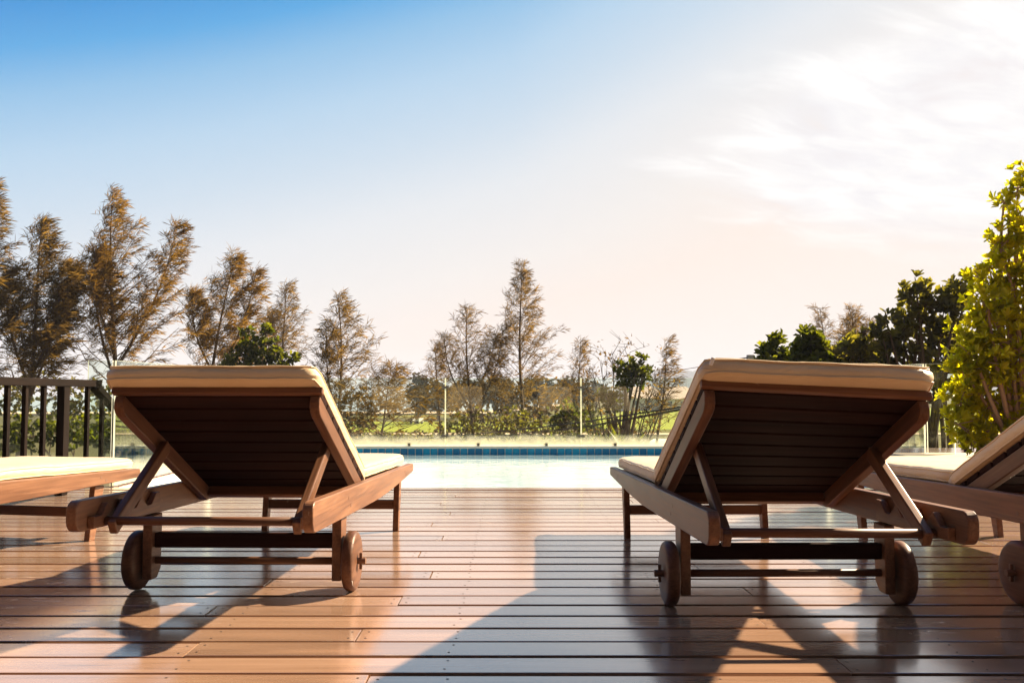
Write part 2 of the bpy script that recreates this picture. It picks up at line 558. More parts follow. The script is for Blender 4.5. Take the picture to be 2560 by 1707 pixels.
M['leaf_far'] = mat_leaf('far_leaf', (0.055, 0.048, 0.030, 1), (0.080, 0.072, 0.040, 1), (0.11, 0.10, 0.05, 1), 0.25, 0.7, None, 0.1)


def mat_ground():
    m, t = new_mat('terrain_grass')
    pos = t.node('ShaderNodeTexCoord').outputs['Object']
    n1 = t.noise(t.mapping(pos, (1, 0.6, 1)), 0.035, 6, 0.6, 0.6).outputs[0]
    n2 = t.noise(pos, 1.2, 5, 0.65).outputs[0]
    f = t.math('ADD', t.math('MULTIPLY', n1, 0.75), t.math('MULTIPLY', n2, 0.25))
    c = t.ramp(f, [(0.34, (0.05, 0.040, 0.014, 1)), (0.50, (0.10, 0.085, 0.02, 1)), (0.60, (0.20, 0.18, 0.024, 1)), (0.72, (0.30, 0.25, 0.06, 1)),
                   (0.80, (0.42, 0.32, 0.17, 1))])
    p = t.node('ShaderNodeBsdfPrincipled', inp={'Base Color': c, 'Roughness': 0.95, 'Specular IOR Level': 0.1})
    finish(t, p.outputs[0])
    return m


M['ground'] = mat_ground()
M['lawn'] = mat_simple('lawn', (0.25, 0.27, 0.02), 0.95, 0.1, scale=0.35, var=0.5)
M['sand'] = mat_simple('sand', (0.62, 0.46, 0.31), 0.95, 0.1, scale=0.15, var=0.2)
M['pave'] = mat_simple('pale_paving', (0.74, 0.66, 0.54), 0.9, 0.1, scale=0.3, var=0.15)

# ------------------------------------------------------------------ setting
GZ = -5.0


def sheet(name, pts, z, mat, kind='structure'):
    me = bpy.data.meshes.new(name)
    me.from_pydata([(x, y, z) for x, y in pts], [], [tuple(range(len(pts)))])
    me.materials.append(mat)
    o = bpy.data.objects.new(name, me)
    COL.objects.link(o)
    o['kind'] = kind
    return o


sheet('ground', [(-3800, -60), (3800, -60), (3800, 6000), (-3800, 6000)], GZ, M['ground'])
sheet('sea', [(-3700, 215), (-60, 215), (-8, 222), (14, 330), (60, 700), (300, 2300), (900, 5900), (-3700, 5900)], GZ + 0.25, M['sea'])
sheet('beach', [(-420, 201), (-60, 203), (-6, 205), (16, 300), (24, 330), (14, 335), (-8, 226), (-60, 219), (-420, 219)], GZ + 0.32, M['sand'])
sheet('lawn', [(-40, 122), (-8, 120), (6, 124), (8, 140), (2, 157), (-20, 160), (-42, 156)], GZ + 0.05, M['lawn'])
sheet('fairway', [(12, 128), (70, 126), (140, 150), (170, 260), (90, 300), (30, 240), (14, 170)], GZ + 0.05, M['lawn'])
sheet('path', [(-42, 112), (30, 112.5), (90, 114), (90, 118), (30, 117), (-42, 117)], GZ + 0.09, M['sand'])
sheet('car_park', [(11, 88), (30, 88), (34, 103), (12, 104)], GZ + 0.06, M['pave'])

# hazy hills along the right of the horizon
def make_hills():
    rnd = np.random.RandomState(4)
    prof = [(1500, 972), (1590, 966), (1622, 944), (1650, 934), (1680, 927), (1700, 924), (1716, 930), (1735, 929), (1760, 921), (1790, 915),
            (1850, 905), (1930, 912), (2020, 930), (2120, 925), (2240, 900), (2380, 915), (2560, 905), (2800, 940), (3000, 972)]
    D = 1500.0
    nx, ny = 160, 14
    xs = np.linspace(1500, 3000, nx)
    hy = np.interp(xs, [p[0] for p in prof], [p[1] for p in prof])
    V = []
    jit = np.cumsum(rnd.randn(nx)) * 0.15
    for j in range(ny):
        a = j / (ny - 1)
        prof_h = math.sin(a * math.pi) ** 0.8
        dep = D + (a - 0.5) * 700
        for i in range(nx):
            X = (xs[i] - 1280) / F_PX * D
            H = (HOR - hy[i]) / F_PX * D + 5.6 + rnd.randn() * 0.9
            V.append((X * dep / D if False else X, dep, GZ - 1 + max(0, H) * prof_h + rnd.randn() * 0.8))
    Fc = []
    for j in range(ny - 1):
        for i in range(nx - 1):
            Fc.append((j * nx + i, j * nx + i + 1, (j + 1) * nx + i + 1, (j + 1) * nx + i))
    o = np_mesh('hills', V, Fc, M['hill'], smooth=True)
    o['kind'] = 'structure'


make_hills()

# ------------------------------------------------------------------ deck
POOL_Y0, POOL_Y1 = 5.90, 9.80
POOL_X0, POOL_X1 = -2.50, 2.55
WATER_Z = -0.06


def make_deck():
    pitch, wid = 0.1286, 0.1176
    rnd = random.Random(11)
    mb = MB(3)
    nails = MB(4)
    k0 = -54
    y = 2.071 + k0 * pitch
    row = 0
    while y + wid + (pitch - wid) < POOL_Y0 + 0.02:
        ya, yb = y + 0.0082, y + pitch - 0.0082
        xl, xr = -2.86, 5.2
        # random-length boards butted along the row
        x = xl
        if row % 3 == 0: cuts = [0.72]
        elif row % 3 == 1: cuts = [-0.86, 1.95]
        else: cuts = [-0.35, 3.2]
        cuts = [c + 0.02 * (row % 7) - 0.05 for c in cuts] + [xr]
        for c in cuts:
            dz = rnd.uniform(-0.0022, 0.0012)
            mb.box((x + 0.0012, ya + rnd.uniform(-.0022, .0022), -0.040 + dz), (c - 0.0012, yb + rnd.uniform(-.0022, .0022), dz), 0, rnd.random())
            js = [j * 0.62 - 0.15 for j in range(-5, 9)]
            for j in js:
                if x + 0.03 < j < c - 0.03:
                    for yy in (ya + 0.024, yb - 0.024):
                        jx = j + rnd.uniform(-.008, .008)
                        r = 0.0034
                        nails.add([(jx + r * math.cos(a * math.pi / 3), yy + r * math.sin(a * math.pi / 3), dz + 0.0006) for a in range(6)], [tuple(range(6))])
            for e in (x + 0.022, c - 0.022):
                for yy in (ya + 0.026, yb - 0.026):
                    r = 0.0034
                    nails.add([(e + r * math.cos(a * math.pi / 3), yy + r * math.sin(a * math.pi / 3), dz + 0.0006) for a in range(6)], [tuple(range(6))])
            x = c
        y += pitch
        row += 1
    yend = y
    # last board along the pool edge
    mb.box((-2.86, yend + 0.004, -0.026), (5.2, POOL_Y0 + 0.02, 0.004), 0, 0.6)
    # side boards left and right of the pool
    for i in range(int((POOL_Y1 + 0.3 - POOL_Y0) / pitch)):
        ya = POOL_Y0 + 0.03 + i * pitch
        mb.box((-2.86, ya, -0.026), (POOL_X0 - 0.12, ya + wid, 0), 0)
        mb.box((POOL_X1 + 0.12, ya, -0.026), (5.2, ya + wid, 0), 0)
    d = mb.build('deck', M['deck'], None, 0.0022)
    d['kind'] = 'structure'
    n = nails.build('nail_heads', M['nail'], d)
    n['kind'] = 'stuff'
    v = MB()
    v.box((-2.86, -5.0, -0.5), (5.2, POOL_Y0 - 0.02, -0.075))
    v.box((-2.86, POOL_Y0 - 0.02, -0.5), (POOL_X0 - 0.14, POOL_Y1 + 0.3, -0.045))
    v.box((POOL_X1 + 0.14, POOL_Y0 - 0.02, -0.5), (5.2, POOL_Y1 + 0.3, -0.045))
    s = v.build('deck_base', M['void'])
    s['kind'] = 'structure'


make_deck()


def make_shade_block():
    """unseen wall, roof and posts added behind the viewer to shade the lounger backs"""
    m = MB(1)
    m.box((-9, -5.2, -0.4), (9, -5.0, 3.2))
    m.box((-9.6, -5.4, 3.2), (9.6, -0.9, 3.4))
    for x in (-5.5, 5.5):
        m.box((x - .12, -1.3, -0.04), (x + .12, -1.06, 3.195))
    o = m.build('shade_block', M['rail_wood'])  # built out of view only to block light from behind
    o['kind'] = 'structure'


make_shade_block()


def make_pool():
    pool = empty('swimming_pool', ((POOL_X0 + POOL_X1) / 2, POOL_Y1, -1.3), 0,
                 'swimming pool rim of blue glazed tiles under a pale stone coping', 'pool')
    inv = Matrix.Translation(-Vector(pool.location))

    def put(mb, name, mat, **kw):
        mb.v = [tuple(inv @ Vector(p)) for p in mb.v]
        return mb.build(name, mat, pool, **kw)
    top = 0.008
    b = MB()
    x0, x1, y0, y1 = POOL_X0, POOL_X1, POOL_Y0, POOL_Y1
    b.box((x0 - .1, y0 - .1, -1.35), (x1 + .1, y1 + .1, -1.30))
    b.box((x0 - .1, y0 - .1, -1.30), (x1 + .1, y0, -0.10))
    b.box((x0 - .1, y1, -1.30), (x1 + .1, y1 + .1, -0.10))
    b.box((x0 - .1, y0, -1.30), (x0, y1, -0.10))
    b.box((x1, y0, -1.30), (x1 + .1, y1, -0.10))
    put(b, 'basin', M['pool_floor'])
    g = MB()
    g.box((x0 - .1, y1 + 0.004, -0.10), (x1 + .1, y1 + .1, top))
    g.box((x0 - .1, y0 + 0.03, -0.10), (x0 - 0.004, y1, -0.004))
    g.box((x1 + 0.004, y0 + 0.03, -0.10), (x1 + .1, y1, -0.004))
    put(g, 'grout_bed', M['grout'])
    tl = MB(8)
    pw = 0.0808
    n = int((x1 - x0) / pw)
    rnd = random.Random(5)
    for i in range(n):
        xa = x0 + i * pw
        tl.box((xa + .0042, y1 - .002, -0.096), (xa + pw - .0042, y1 + .006, top - 0.004), 0, rnd.random())
    put(tl, 'tile_band', M['tile'], bevel=0.0012)
    for sx, xx in ((1, x1),):
        tl = MB(9 + sx)
        for i in range(int((y1 - y0 - .05) / pw)):
            ya = y0 + .04 + i * pw
            tl.box((xx - .005, ya + .0028, -0.096), (xx + .005, ya + pw - .0028, -0.006), 0, rnd.random())
        put(tl, 'tile_band', M['tile'], bevel=0.0012)
    c = MB()
    c.box((x0 - .12, y1 - .012, top), (x1 + .12, y1 + .30, top + 0.024))
    put(c, 'coping', M['coping'], bevel=0.004)
    w = np_mesh('water', [(x0, y0, WATER_Z), (x1, y0, WATER_Z), (x1, y1, WATER_Z), (x0, y1, WATER_Z)], [(0, 1, 2, 3)], M['water'])
    w['kind'] = 'structure'


make_pool()

# ------------------------------------------------------------------ glass fences
def pane(name, p0, p1, z0, z1, parent, th=0.012):
    """upright glass pane from p0 to p1 (xy); cut edges get their own material"""
    o = Vector(parent.location)
    a, b = Vector((*p0, 0)), Vector((*p1, 0))
    d = (b - a).normalized()
    nrm = Vector((-d.y, d.x, 0)) * th / 2
    vs = []
    for z in (z0, z1):
        for q in (a - nrm, b - nrm, b + nrm, a + nrm):
            vs.append((q.x - o.x, q.y - o.y, z - o.z))
    fs = [(0, 1, 5, 4), (2, 3, 7, 6), (1, 2, 6, 5), (3, 0, 4, 7), (4, 5, 6, 7), (3, 2, 1, 0)]
    me = bpy.data.meshes.new(name)
    me.from_pydata(vs, [], fs)
    me.materials.append(M['glass'])
    me.materials.append(M['glass_edge'])
    for i, p in enumerate(me.polygons):
        p.material_index = 0 if i < 2 else 1
    ob = bpy.data.objects.new(name, me)
    COL.objects.link(ob)
    ob.parent = parent
    return ob


def make_glass():
    y = POOL_Y1 + 0.05
    f = empty('glass_fence', (0, y, 0.032), 0, 'clear glass fence with steel clamps standing on the far pool coping', 'glass fence')
    xs = [-2.60, -2.205, -0.726, 0.752, 2.231, 2.72]
    for a, b in zip(xs[:-1], xs[1:]):
        pane('glass_panel', (a + 0.007, y), (b - 0.007, y), 0.036, 0.768, f)
    for x in xs[1:-1]:
        c = MB()
        c.box((x - .0062, -.0035, 0.006), (x + .0062, .0035, 0.735))  # pale strip added for light refracting at the pane edges
        c.build('joint_glint', M['glass_edge'], f)
        for z in (0.666, 0.140):
            c = MB()
            c.box((x - .038, -.020, z - .013 - .032), (x - .004, .020, z + .013 - .032))
            c.box((x + .004, -.020, z - .013 - .032), (x + .038, .020, z + .013 - .032))
            c.box((x - .004, -.012, z - .009 - .032), (x + .004, .012, z + .009 - .032))
            c.build('clamp', M['steel'], f, 0.003)
    for x in (-1.86, -1.117, -0.365, 0.374, 1.122, 1.87, 2.50):
        c = MB()
        c.box((x - .014, -.022, 0.0005), (x + .014, -.007, .030))
        c.box((x - .014, .007, 0.0005), (x + .014, .022, .030))
        c.build('foot_bracket', M['steel'], f, 0.002)
    # left return
    l = empty('glass_fence', (-2.62, 5.95, 0), 0, 'glass side fence left of the pool, beside the wooden railing', 'glass fence')
    pane('glass_panel', (-2.615, 5.95), (-2.615, 7.84), 0.01, 0.832, l)
    pane('glass_panel', (-2.615, 7.86), (-2.615, 9.83), 0.01, 0.832, l)
    pane('glass_panel', (-2.79, 5.94), (-2.628, 5.94), 0.01, 0.832, l)
    # right return
    r = empty('glass_fence', (2.76, 6.02, 0), 0, 'glass side fence right of the pool, beside the bright green shrub', 'glass fence')
    pane('glass_panel', (2.745, 6.02), (2.745, 7.88), 0.01, 0.812, r)
    pane('glass_panel', (2.745, 7.90), (2.745, 9.83), 0.01, 0.812, r)
    pane('glass_panel', (2.758, 6.01), (2.94, 6.01), 0.01, 0.812, r)
    # lower pane along the stair outside the railing
    s = empty('glass_fence', (-3.6, 6.9, -0.6), 0, 'low glass pane along the stairs behind the wooden railing', 'glass fence')
    pane('glass_panel', (-4.6, 6.75), (-3.12, 7.05), -0.6, 0.585, s)


make_glass()


def make_railing():
    r = empty('wooden_railing', (-2.74, 5.0, 0), 0, 'dark wooden railing with upright balusters at the left deck edge', 'railing')
    x = 0.0
    o = Vector(r.location)
    m = MB(1)
    m.bar((0, 2.4 - o.y, 0.695), (0, 5.97 - o.y, 0.680), 0.062, 0.045)
    m.build('top_rail', M['rail_wood'], r, 0.004)
    m = MB(2)
    m.bar((0, 2.4 - o.y, 0.075), (0, 5.94 - o.y, 0.075), 0.04, 0.045)
    m.build('bottom_rail', M['rail_wood'], r, 0.003)
    for i, yy in enumerate([3.94, 4.13, 4.32, 4.51, 4.74, 4.905, 5.085, 5.285, 5.83]):
        b = MB(10 + i)
        b.bar((0, yy - o.y, 0.098), (0, yy - o.y, 0.668), 0.024, 0.030, (0, 1, 0))
        b.build('baluster', M['rail_wood'], r, 0.002)
    for yy in (5.52, 3.75):
        b = MB(33)
        b.bar((0, yy - o.y, 0.0), (0, yy - o.y, 0.665), 0.046, 0.07, (0, 1, 0))
        b.build('post', M['rail_wood'], r, 0.003)
    h = empty('stair_handrail', (-2.8, 6.1, 0), 0, 'sloping wooden handrail leading down the stairs beyond the left railing', 'handrail')
    o = Vector(h.location)
    m = MB(5)
    m.bar(Vector((-2.80, 6.06, 0.66)) - o, Vector((-3.05, 7.55, 0.20)) - o, 0.06, 0.045)
    m.build('top_rail', M['rail_wood'], h, 0.004)
    for k in range(5):
        t = (k + 0.6) / 5
        p = Vector((-2.80, 6.06, 0.64)).lerp(Vector((-3.05, 7.55, 0.18)), t) - o
        b = MB(50 + k)
        b.bar((p.x, p.y, p.z - 0.75), (p.x, p.y, p.z), 0.024, 0.03, (0, 1, 0))
        b.build('baluster', M['rail_wood'], h, 0.002)
    g = empty('stair_handrail', (3.1, 6.6, 0), 0, 'dark handrail behind the right glass fence, half hidden by the shrub', 'handrail')
    o = Vector(g.location)
    a, b_, c = at(2325, 1004, 6.9), at(2372, 958, 6.7), at(2640, 955, 6.6)
    m = MB(6)
    m.bar(a - o, b_ - o, 0.05, 0.045)
    m.bar(b_ - o + Vector((0.002, 0, 0)), c - o, 0.05, 0.045)
    m.build('top_rail', M['rail_wood'], g, 0.004)
    for t in (0.15, 0.5, 0.85):
        p = b_.lerp(c, t) - o
        b = MB(60)
        b.bar((p.x, p.y, -0.6), (p.x, p.y, p.z - 0.02), 0.03, 0.03, (0, 1, 0))
        b.build('baluster', M['rail_wood'], g, 0.002)


make_railing()

# ------------------------------------------------------------------ sun loungers
def cushion_mesh(name, L, W, T, parent, mtx, seed=0, puff=0.008, nx=20, ny=26):
    """soft box cushion, local x across, y along, z up from 0; mtx places it in the parent's space"""
    rnd = random.Random(seed)
    ph = [rnd.uniform(0, 6.28) for _ in range(8)]
    bm_v, bm_f = [], []
    r = 0.020
    # parametrise as a closed rounded slab: rings from bottom centre to top centre
    nseg = 96
    def outline(inset, k):
        a = 2 * math.pi * k / nseg
        c, s = math.cos(a), math.sin(a)
        n = 26.0
        d = (abs(c) ** n + abs(s) ** n) ** (-1 / n)
        return c * d * (W / 2 - inset), s * d * (L / 2 - inset)
    rings = []
    def ring(inset, z, wob=0.0):
        row = []
        for k in range(nseg):
            x, y = outline(inset, k)
            a = 2 * math.pi * k / nseg
            w = wob * (math.sin(5 * a + ph[0]) + .7 * math.sin(11 * a + ph[1]) + .5 * math.sin(23 * a + ph[2]) + .35 * math.sin(41 * a + ph[3]))
            # droop and bulge along the edge
            row.append((x, y, z + w))
        rings.append(row)
    ring(0.22, 0.0); ring(0.06, 0.0); ring(0.012, 0.001, .0006)
    ring(0.002, 0.004, .001); ring(-0.001, 0.008, .001)
    ring(-0.006, T * 0.35, .0012); ring(-0.006, T * 0.6, .0012)
    ring(0.001, T - 0.010, .0015); ring(0.004, T - 0.005, .0012); ring(0.012, T - 0.001, .0012)
    ring(0.04, T + puff * 0.35, .001); ring(0.10, T + puff * 0.8); ring(0.20, T + puff)
    n = len(rings)
    vs = [p for row in rings for p in row]
    fs = []
    for i in range(n - 1):
        for k in range(nseg):
            k2 = (k + 1) % nseg
            fs.append((i * nseg + k, i * nseg + k2, (i + 1) * nseg + k2, (i + 1) * nseg + k))
    fs.append(tuple(range(nseg))[::-1])
    fs.append(tuple(range((n - 1) * nseg, n * nseg)))
    vs = [mtx @ Vector(p) for p in vs]
    me = bpy.data.meshes.new(name)
    me.from_pydata(vs, [], fs)
    me.polygons.foreach_set('use_smooth', [True] * len(me.polygons))
    me.materials.append(M['cushion'])
    o = bpy.data.objects.new(name, me)
    COL.objects.link(o)
    o.parent = parent
    # piping cords along the top and bottom seams
    pm = MB(seed)
    for ri in (4, 7):
        pts = [mtx @ Vector((p[0] * 1.004, p[1] * 1.002, p[2])) for p in rings[ri]]
        pts = pts + [pts[0]]
        pm.tube(pts, 0.0032, 6, cap=False)
    pm.build('piping', M['piping'], o, smooth=True)
    return o


def rail_profile():
    u0, u1 = -0.48, 1.519
    zt = lambda u: 0.337 + (0.280 - 0.337) * (u - u0) / (u1 - u0)
    hgt = lambda u: 0.086 if u < 0.55 else 0.086 - 0.048 * ((u - 0.55) / (u1 - 0.55)) ** 1.25
    top, bot = [], []
    us = [u0 + 0.03, 0.0, 0.3, 0.6, 0.8, 1.0, 1.2, 1.35, 1.45, u1 - 0.006]
    for u in us:
        top.append((u, zt(u)))
        bot.append((u, zt(u) - hgt(u)))
    # rounded head end
    zc_t, zc_b = zt(u0), zt(u0) - 0.086
    head = []
    rr = 0.030
    for k in range(7):
        a = math.pi / 2 + k * math.pi / 12
        head.append((u0 + rr + rr * math.cos(a), zc_t - rr + rr * math.sin(a)))
    rb = 0.036
    for k in range(7):
        a = math.pi + k * math.pi / 12
        head.append((u0 + rb + rb * math.cos(a), zc_b + rb + rb * math.sin(a)))
    foot = [(u1, bot[-1][1] + 0.006), (u1, top[-1][1] - 0.006)]
    prof = head + bot[1:] + foot + top[::-1][:-1]
    return prof, zt


PROF, ZT = rail_profile()


def make_lounger(loc, yaw, label, top=(-0.284, 0.626), twist=0.0, seed=0, zipper=False, cush_dx=0.0):
    root = empty('sun_lounger', loc, yaw, label, 'sun lounger', 'teak sun loungers facing the pool')
    W = M['teak']
    D = M['teak_shaded']
    for s in (-1, 1):
        m = MB(seed * 100 + 1 + s)
        v0, v1 = (0.306, 0.336) if s > 0 else (-0.336, -0.306)
        m.prism(PROF, v0, v1)
        rail = m.build('side_rail', W, root, 0.005, seg=3)
        for du, dw in ((-0.012, 0.030), (0.022, 0.056), (1.238, 0.022), (1.272, 0.036)):
            m = MB(seed + int(du * 50))
            xo = 0.336 * s
            z_ = ZT(du) - dw
            m.tube([(xo - s * 0.002, du, z_), (xo + s * 0.0006, du, z_)], 0.0065, 12)
            m.build('dowel', M['pin'], rail)
        # toothed batten on the inner face that the prop rod rests in
        m = MB(seed * 100 + 5 + s)
        vi = (0.286, 0.3055) if s > 0 else (-0.3055, -0.286)
        zt = ZT
        bt = [(-0.40, zt(-0.40) - 0.075)]
        pr = [(-0.42, zt(-.4) - 0.078), (0.02, zt(0) - 0.078), (0.02, zt(0) - 0.014)]
        for k in range(4):
            u = 0.0 - k * 0.11
            pr += [(u - 0.01, zt(u) - 0.014), (u - 0.045, zt(u) - 0.046), (u - 0.075, zt(u) - 0.046)]
        pr += [(-0.42, zt(-.4) - 0.045)]
        m.prism(pr, *vi)
        m.build('prop_batten', W, root, 0.002)
        # rear (wheel) leg
        m = MB(seed * 100 + 9 + s)
        vl = (0.2875, 0.3175) if s > 0 else (-0.3175, -0.2875)
        z1 = ZT(0.0) - 0.0855
        m.prism([(-0.035, 0.036), (0.012, 0.036), (0.040, 0.062), (0.046, z1), (-0.035, z1)], *vl)
        m.build('leg', W, root, 0.003)
        # front leg, raked and tapered
        m = MB(seed * 100 + 13 + s)
        zt_ = ZT(1.25) - 0.060
        vf = (0.286, 0.312) if s > 0 else (-0.312, -0.286)
        m.prism([(1.200, 0.0), (1.238, 0.0), (1.295, zt_ - .002), (1.232, zt_ + .001)], *vf)
        m.build('leg', W, root, 0.003)
        # wheel
        m = MB(seed * 100 + 17 + s)
        xc = 0.345 * s
        rw, th = 0.0935, 0.019
        prof = [(-th, 0.0012), (-th, 0.05), (-th, rw - 0.012), (-th + 0.003, rw - 0.005), (-th + 0.009, rw), (th - 0.009, rw), (th - 0.003, rw - 0.005), (th, rw - 0.012),
                (th, 0.05), (th, 0.0012)]
        m.lathe_x((xc, 0.0, rw), prof, 40)
        wh = m.build('wheel', M['teak_half_shaded'], root, smooth=False)
        wh.data.polygons.foreach_set('use_smooth', [len(p.vertices) == 4 for p in wh.data.polygons])
        m = MB(seed)
        xa = xc + s * (th + 0.0)
        m.tube([(xa - s * 0.004, 0, rw), (xa + s * 0.026, 0, rw)], 0.0105, 10)
        m.bar((xa + s * 0.010, 0, rw - 0.026), (xa + s * 0.010, 0, rw + 0.026), 0.009, 0.009, (0, 1, 0))
        m.build('axle_peg', M['pin'], wh, 0.0012)
    m = MB(seed + 31)
    m.box((-0.287, -0.018, 0.135), (0.287, 0.012, 0.182), 0)
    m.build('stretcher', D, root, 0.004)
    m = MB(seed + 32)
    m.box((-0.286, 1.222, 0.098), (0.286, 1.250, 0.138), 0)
    m.build('stretcher', M['teak_half_shaded'], root, 0.004)
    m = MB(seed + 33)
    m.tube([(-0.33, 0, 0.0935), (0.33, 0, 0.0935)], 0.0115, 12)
    m.build('axle', M['teak_half_shaded'], root, smooth=True)
    # seat slats across the rails
    m = MB(seed + 34)
    u = 0.46
    while u < 1.47:
        z = ZT(u + .03)
        m.box((-0.305, u, z - 0.030), (0.305, u + 0.062, z - 0.012), 0)
        u += 0.074
    m.build('seat_slats', W, root, 0.002)
    # ---------------- backrest
    tu, tz = top
    hu, hz = 0.455, 0.272
    e = Vector((0, tu - hu, tz - hz))
    L = e.length
    e.normalize()
    n = Vector((0, 1, 0)).cross(e)
    n = Vector((0, -e.z, e.y)) if -e.z * 0 + e.y > 0 else Vector((0, e.z, -e.y))
    if n.z < 0: n = -n
    O = Vector((0, hu, hz))

    def bp(v, s, h):
        """back plane coords: v across, s from the hinge, h above the slats' underside; twist lowers the +v side at the head"""
        p = O + e * s + n * h + Vector((v, 0, 0))
        p.z -= twist * (v / 0.31) * max(0, min(1, s / L))
        return p
    def bbox(mb, v0, v1, s0, s1, h0, h1, axis='v'):
        vs, gr = [], []
        for h in (h0, h1):
            for v, s in ((v0, s0), (v1, s0), (v1, s1), (v0, s1)):
                vs.append(bp(v, s, h))
                gr.append((v, s, h) if axis == 'v' else (s, v, h))
        mb.add(vs, [(0, 1, 2, 3)[::-1][::-1], (7, 6, 5, 4), (4, 5, 1, 0), (5, 6, 2, 1), (6, 7, 3, 2), (7, 4, 0, 3)], gr)
    for s in (-1, 1):
        m = MB(seed * 100 + 41 + s)
        va, vb = (0.274, 0.303) if s > 0 else (-0.303, -0.274)
        prof = [(0.0, -0.002), (0.0, -0.040), (0.02, -0.052), (L - 0.05, -0.052), (L - 0.030, -0.048), (L - 0.016, -0.038), (L - 0.010, -0.022), (L - 0.010, -0.001), ]
        k = len(prof)
        vs = [bp(va, a, b) for a, b in prof] + [bp(vb, a, b) for a, b in prof]
        gr = [(a, va, b) for a, b in prof] + [(a, vb, b) for a, b in prof]
        fs = [tuple(range(k)), tuple(range(k, 2 * k))[::-1]] + [(i, k + i, k + (i + 1) % k, (i + 1) % k) for i in range(k)]
        m.add(vs, fs, gr)
        m.build('back_stile', M['teak_half_shaded'], root, 0.003)
    m = MB(seed + 43)
    ns = 9
    sp = (L - 0.020 - 0.01) / ns
    for i in range(ns):
        s0 = 0.012 + i * sp
        bbox(m, -0.303, 0.303, s0 + 0.006, s0 + sp - 0.006, 0.0, 0.018)
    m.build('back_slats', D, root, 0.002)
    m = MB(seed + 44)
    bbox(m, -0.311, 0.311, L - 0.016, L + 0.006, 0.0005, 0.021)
    m.build('head_board', M['teak_half_shaded'], root, 0.003)
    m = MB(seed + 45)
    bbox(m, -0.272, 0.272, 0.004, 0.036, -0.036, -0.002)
    m.build('hinge_bar', M['teak_half_shaded'], root, 0.003)
    # prop rod and the two struts
    ru, rz = -0.352, 0.268
    m = MB(seed + 46)
    m.tube([(-0.300, ru, rz), (0.300, ru, rz - twist * 0.25)], 0.0125, 12)
    m.build('prop_rod', M['teak_half_shaded'], root, smooth=True)
    for s in (-1, 1):
        m = MB(seed * 100 + 47 + s)
        v = 0.2615 * s
        p1 = bp(v, L * 0.60, -0.030)
        p0 = Vector((v, ru, rz - 0.012))
        dd = (p1 - p0).normalized()
        m.bar(p0 - dd * 0.014, p1, 0.024, 0.042, (1, 0, 0.0001) if False else (0, 1, 0))
        m.build('support_strut', W, root, 0.004)
    # ---------------- cushions
    yv = e
    ang = math.atan2(e.z, -e.y)
    Lb = L + 0.055
    ctr = O + e * (Lb / 2 - 0.010) + n * 0.0195
    rot = Matrix((( -1, 0, 0), (0, e.y, n.y), (0, e.z, n.z))).to_4x4()
    rot = Matrix.Identity(4)
    # columns: x across, y along e (towards head), z along n -> right-handed: x = y cross z
    xax = e.cross(n)
    for r_ in range(3):
        rot[r_][0], rot[r_][1], rot[r_][2] = xax[r_], e[r_], n[r_]
    shear = Matrix.Identity(4)
    if twist:
        shear[2][0] = -twist * 0.75 / 0.31
    mtx = Matrix.Translation(ctr + Vector((cush_dx, 0, 0))) @ shear @ rot
    bc = cushion_mesh('back_cushion', Lb, 0.618, 0.057, root, mtx, seed + 3, puff=0.004)
    slope = math.atan2(ZT(1.5) - ZT(0.5), 1.0)
    Ls = 1.055
    us = 0.470 + Ls / 2
    mt = Matrix.Translation((cush_dx * 0.6, us, ZT(us) - 0.004)) @ Matrix.Rotation(slope, 4, 'X')
    cushion_mesh('seat_cushion', Ls, 0.596, 0.050, root, mt, seed + 9)
    # zip along the head gusset
    z = MB(seed)
    hw = 0.295
    zp = [mtx @ Vector((x, Lb / 2 + 0.0052, 0.045 + 0.0012 * math.sin(x * 31 + seed))) for x in np.linspace(-hw, hw, 30)]
    z.tube(zp, 0.0024, 5)
    z.build('zip', M['piping'], bc)
    if zipper:
        z = MB(seed)
        # xax may point to -v, so pick the corner on the -v side
        sx = 1 if (mtx @ Vector((1, 0, 0)) - mtx @ Vector((0, 0, 0))).x < 0 else -1
        a = mtx @ Vector((sx * 0.283, Lb / 2 + 0.010, 0.047))
        z.bar(a, a + Vector((-0.008, 0.0, -0.020)), 0.010, 0.005, (0, 1, 0))
        z.build('zip_pull', M['zip'], bc, 0.0015)
    return root


make_lounger((-0.8565, 2.924, 0), -0.025, 'sunlit teak lounger left of centre, cream cushion raised, orange light on its right rail', (-0.284, 0.626), 0.0, 1, cush_dx=-0.012)
make_lounger((0.8136, 2.724, 0), 0.0133, 'shaded teak lounger right of centre with a white zip pull on its raised cushion', (-0.3045, 0.629), 0.016, 2, zipper=True)
make_lounger((-2.32, 2.72, 0), -0.195, 'teak lounger in front of the dark railing, only its flat foot end in view', (-0.284, 0.626), 0.0, 3)
make_lounger((1.865, 2.74, 0), 0.035, 'teak lounger beside the green shrub, cut off by the right picture edge', (-0.284, 0.626), 0.0, 4)

# ------------------------------------------------------------------ vegetation
WIND = np.array([0.55, 0.0, 0.05])


def tri_needles(P, Dn, Ln, Wd, rng):
    """thin pointed blades: P origins, Dn unit directions"""
    n = len(P)
    side = np.cross(Dn, rng.randn(n, 3))
    side /= np.linalg.norm(side, axis=1, keepdims=True) + 1e-9
    a = P - side * (Wd / 2)[:, None]
    b = P + side * (Wd / 2)[:, None]
    mid = P + Dn * (Ln * 0.6)[:, None] + np.array([0, 0, -1]) * (Ln * 0.03)[:, None]
    c = mid + side * (Wd * 0.4)[:, None]
    d = P + Dn * Ln[:, None] + np.array([0, 0, -1]) * (Ln * 0.14)[:, None]
    V = np.stack([a, b, c, d], 1).reshape(-1, 3)
    Fc = np.arange(n * 4).reshape(n, 4)
    return V, Fc


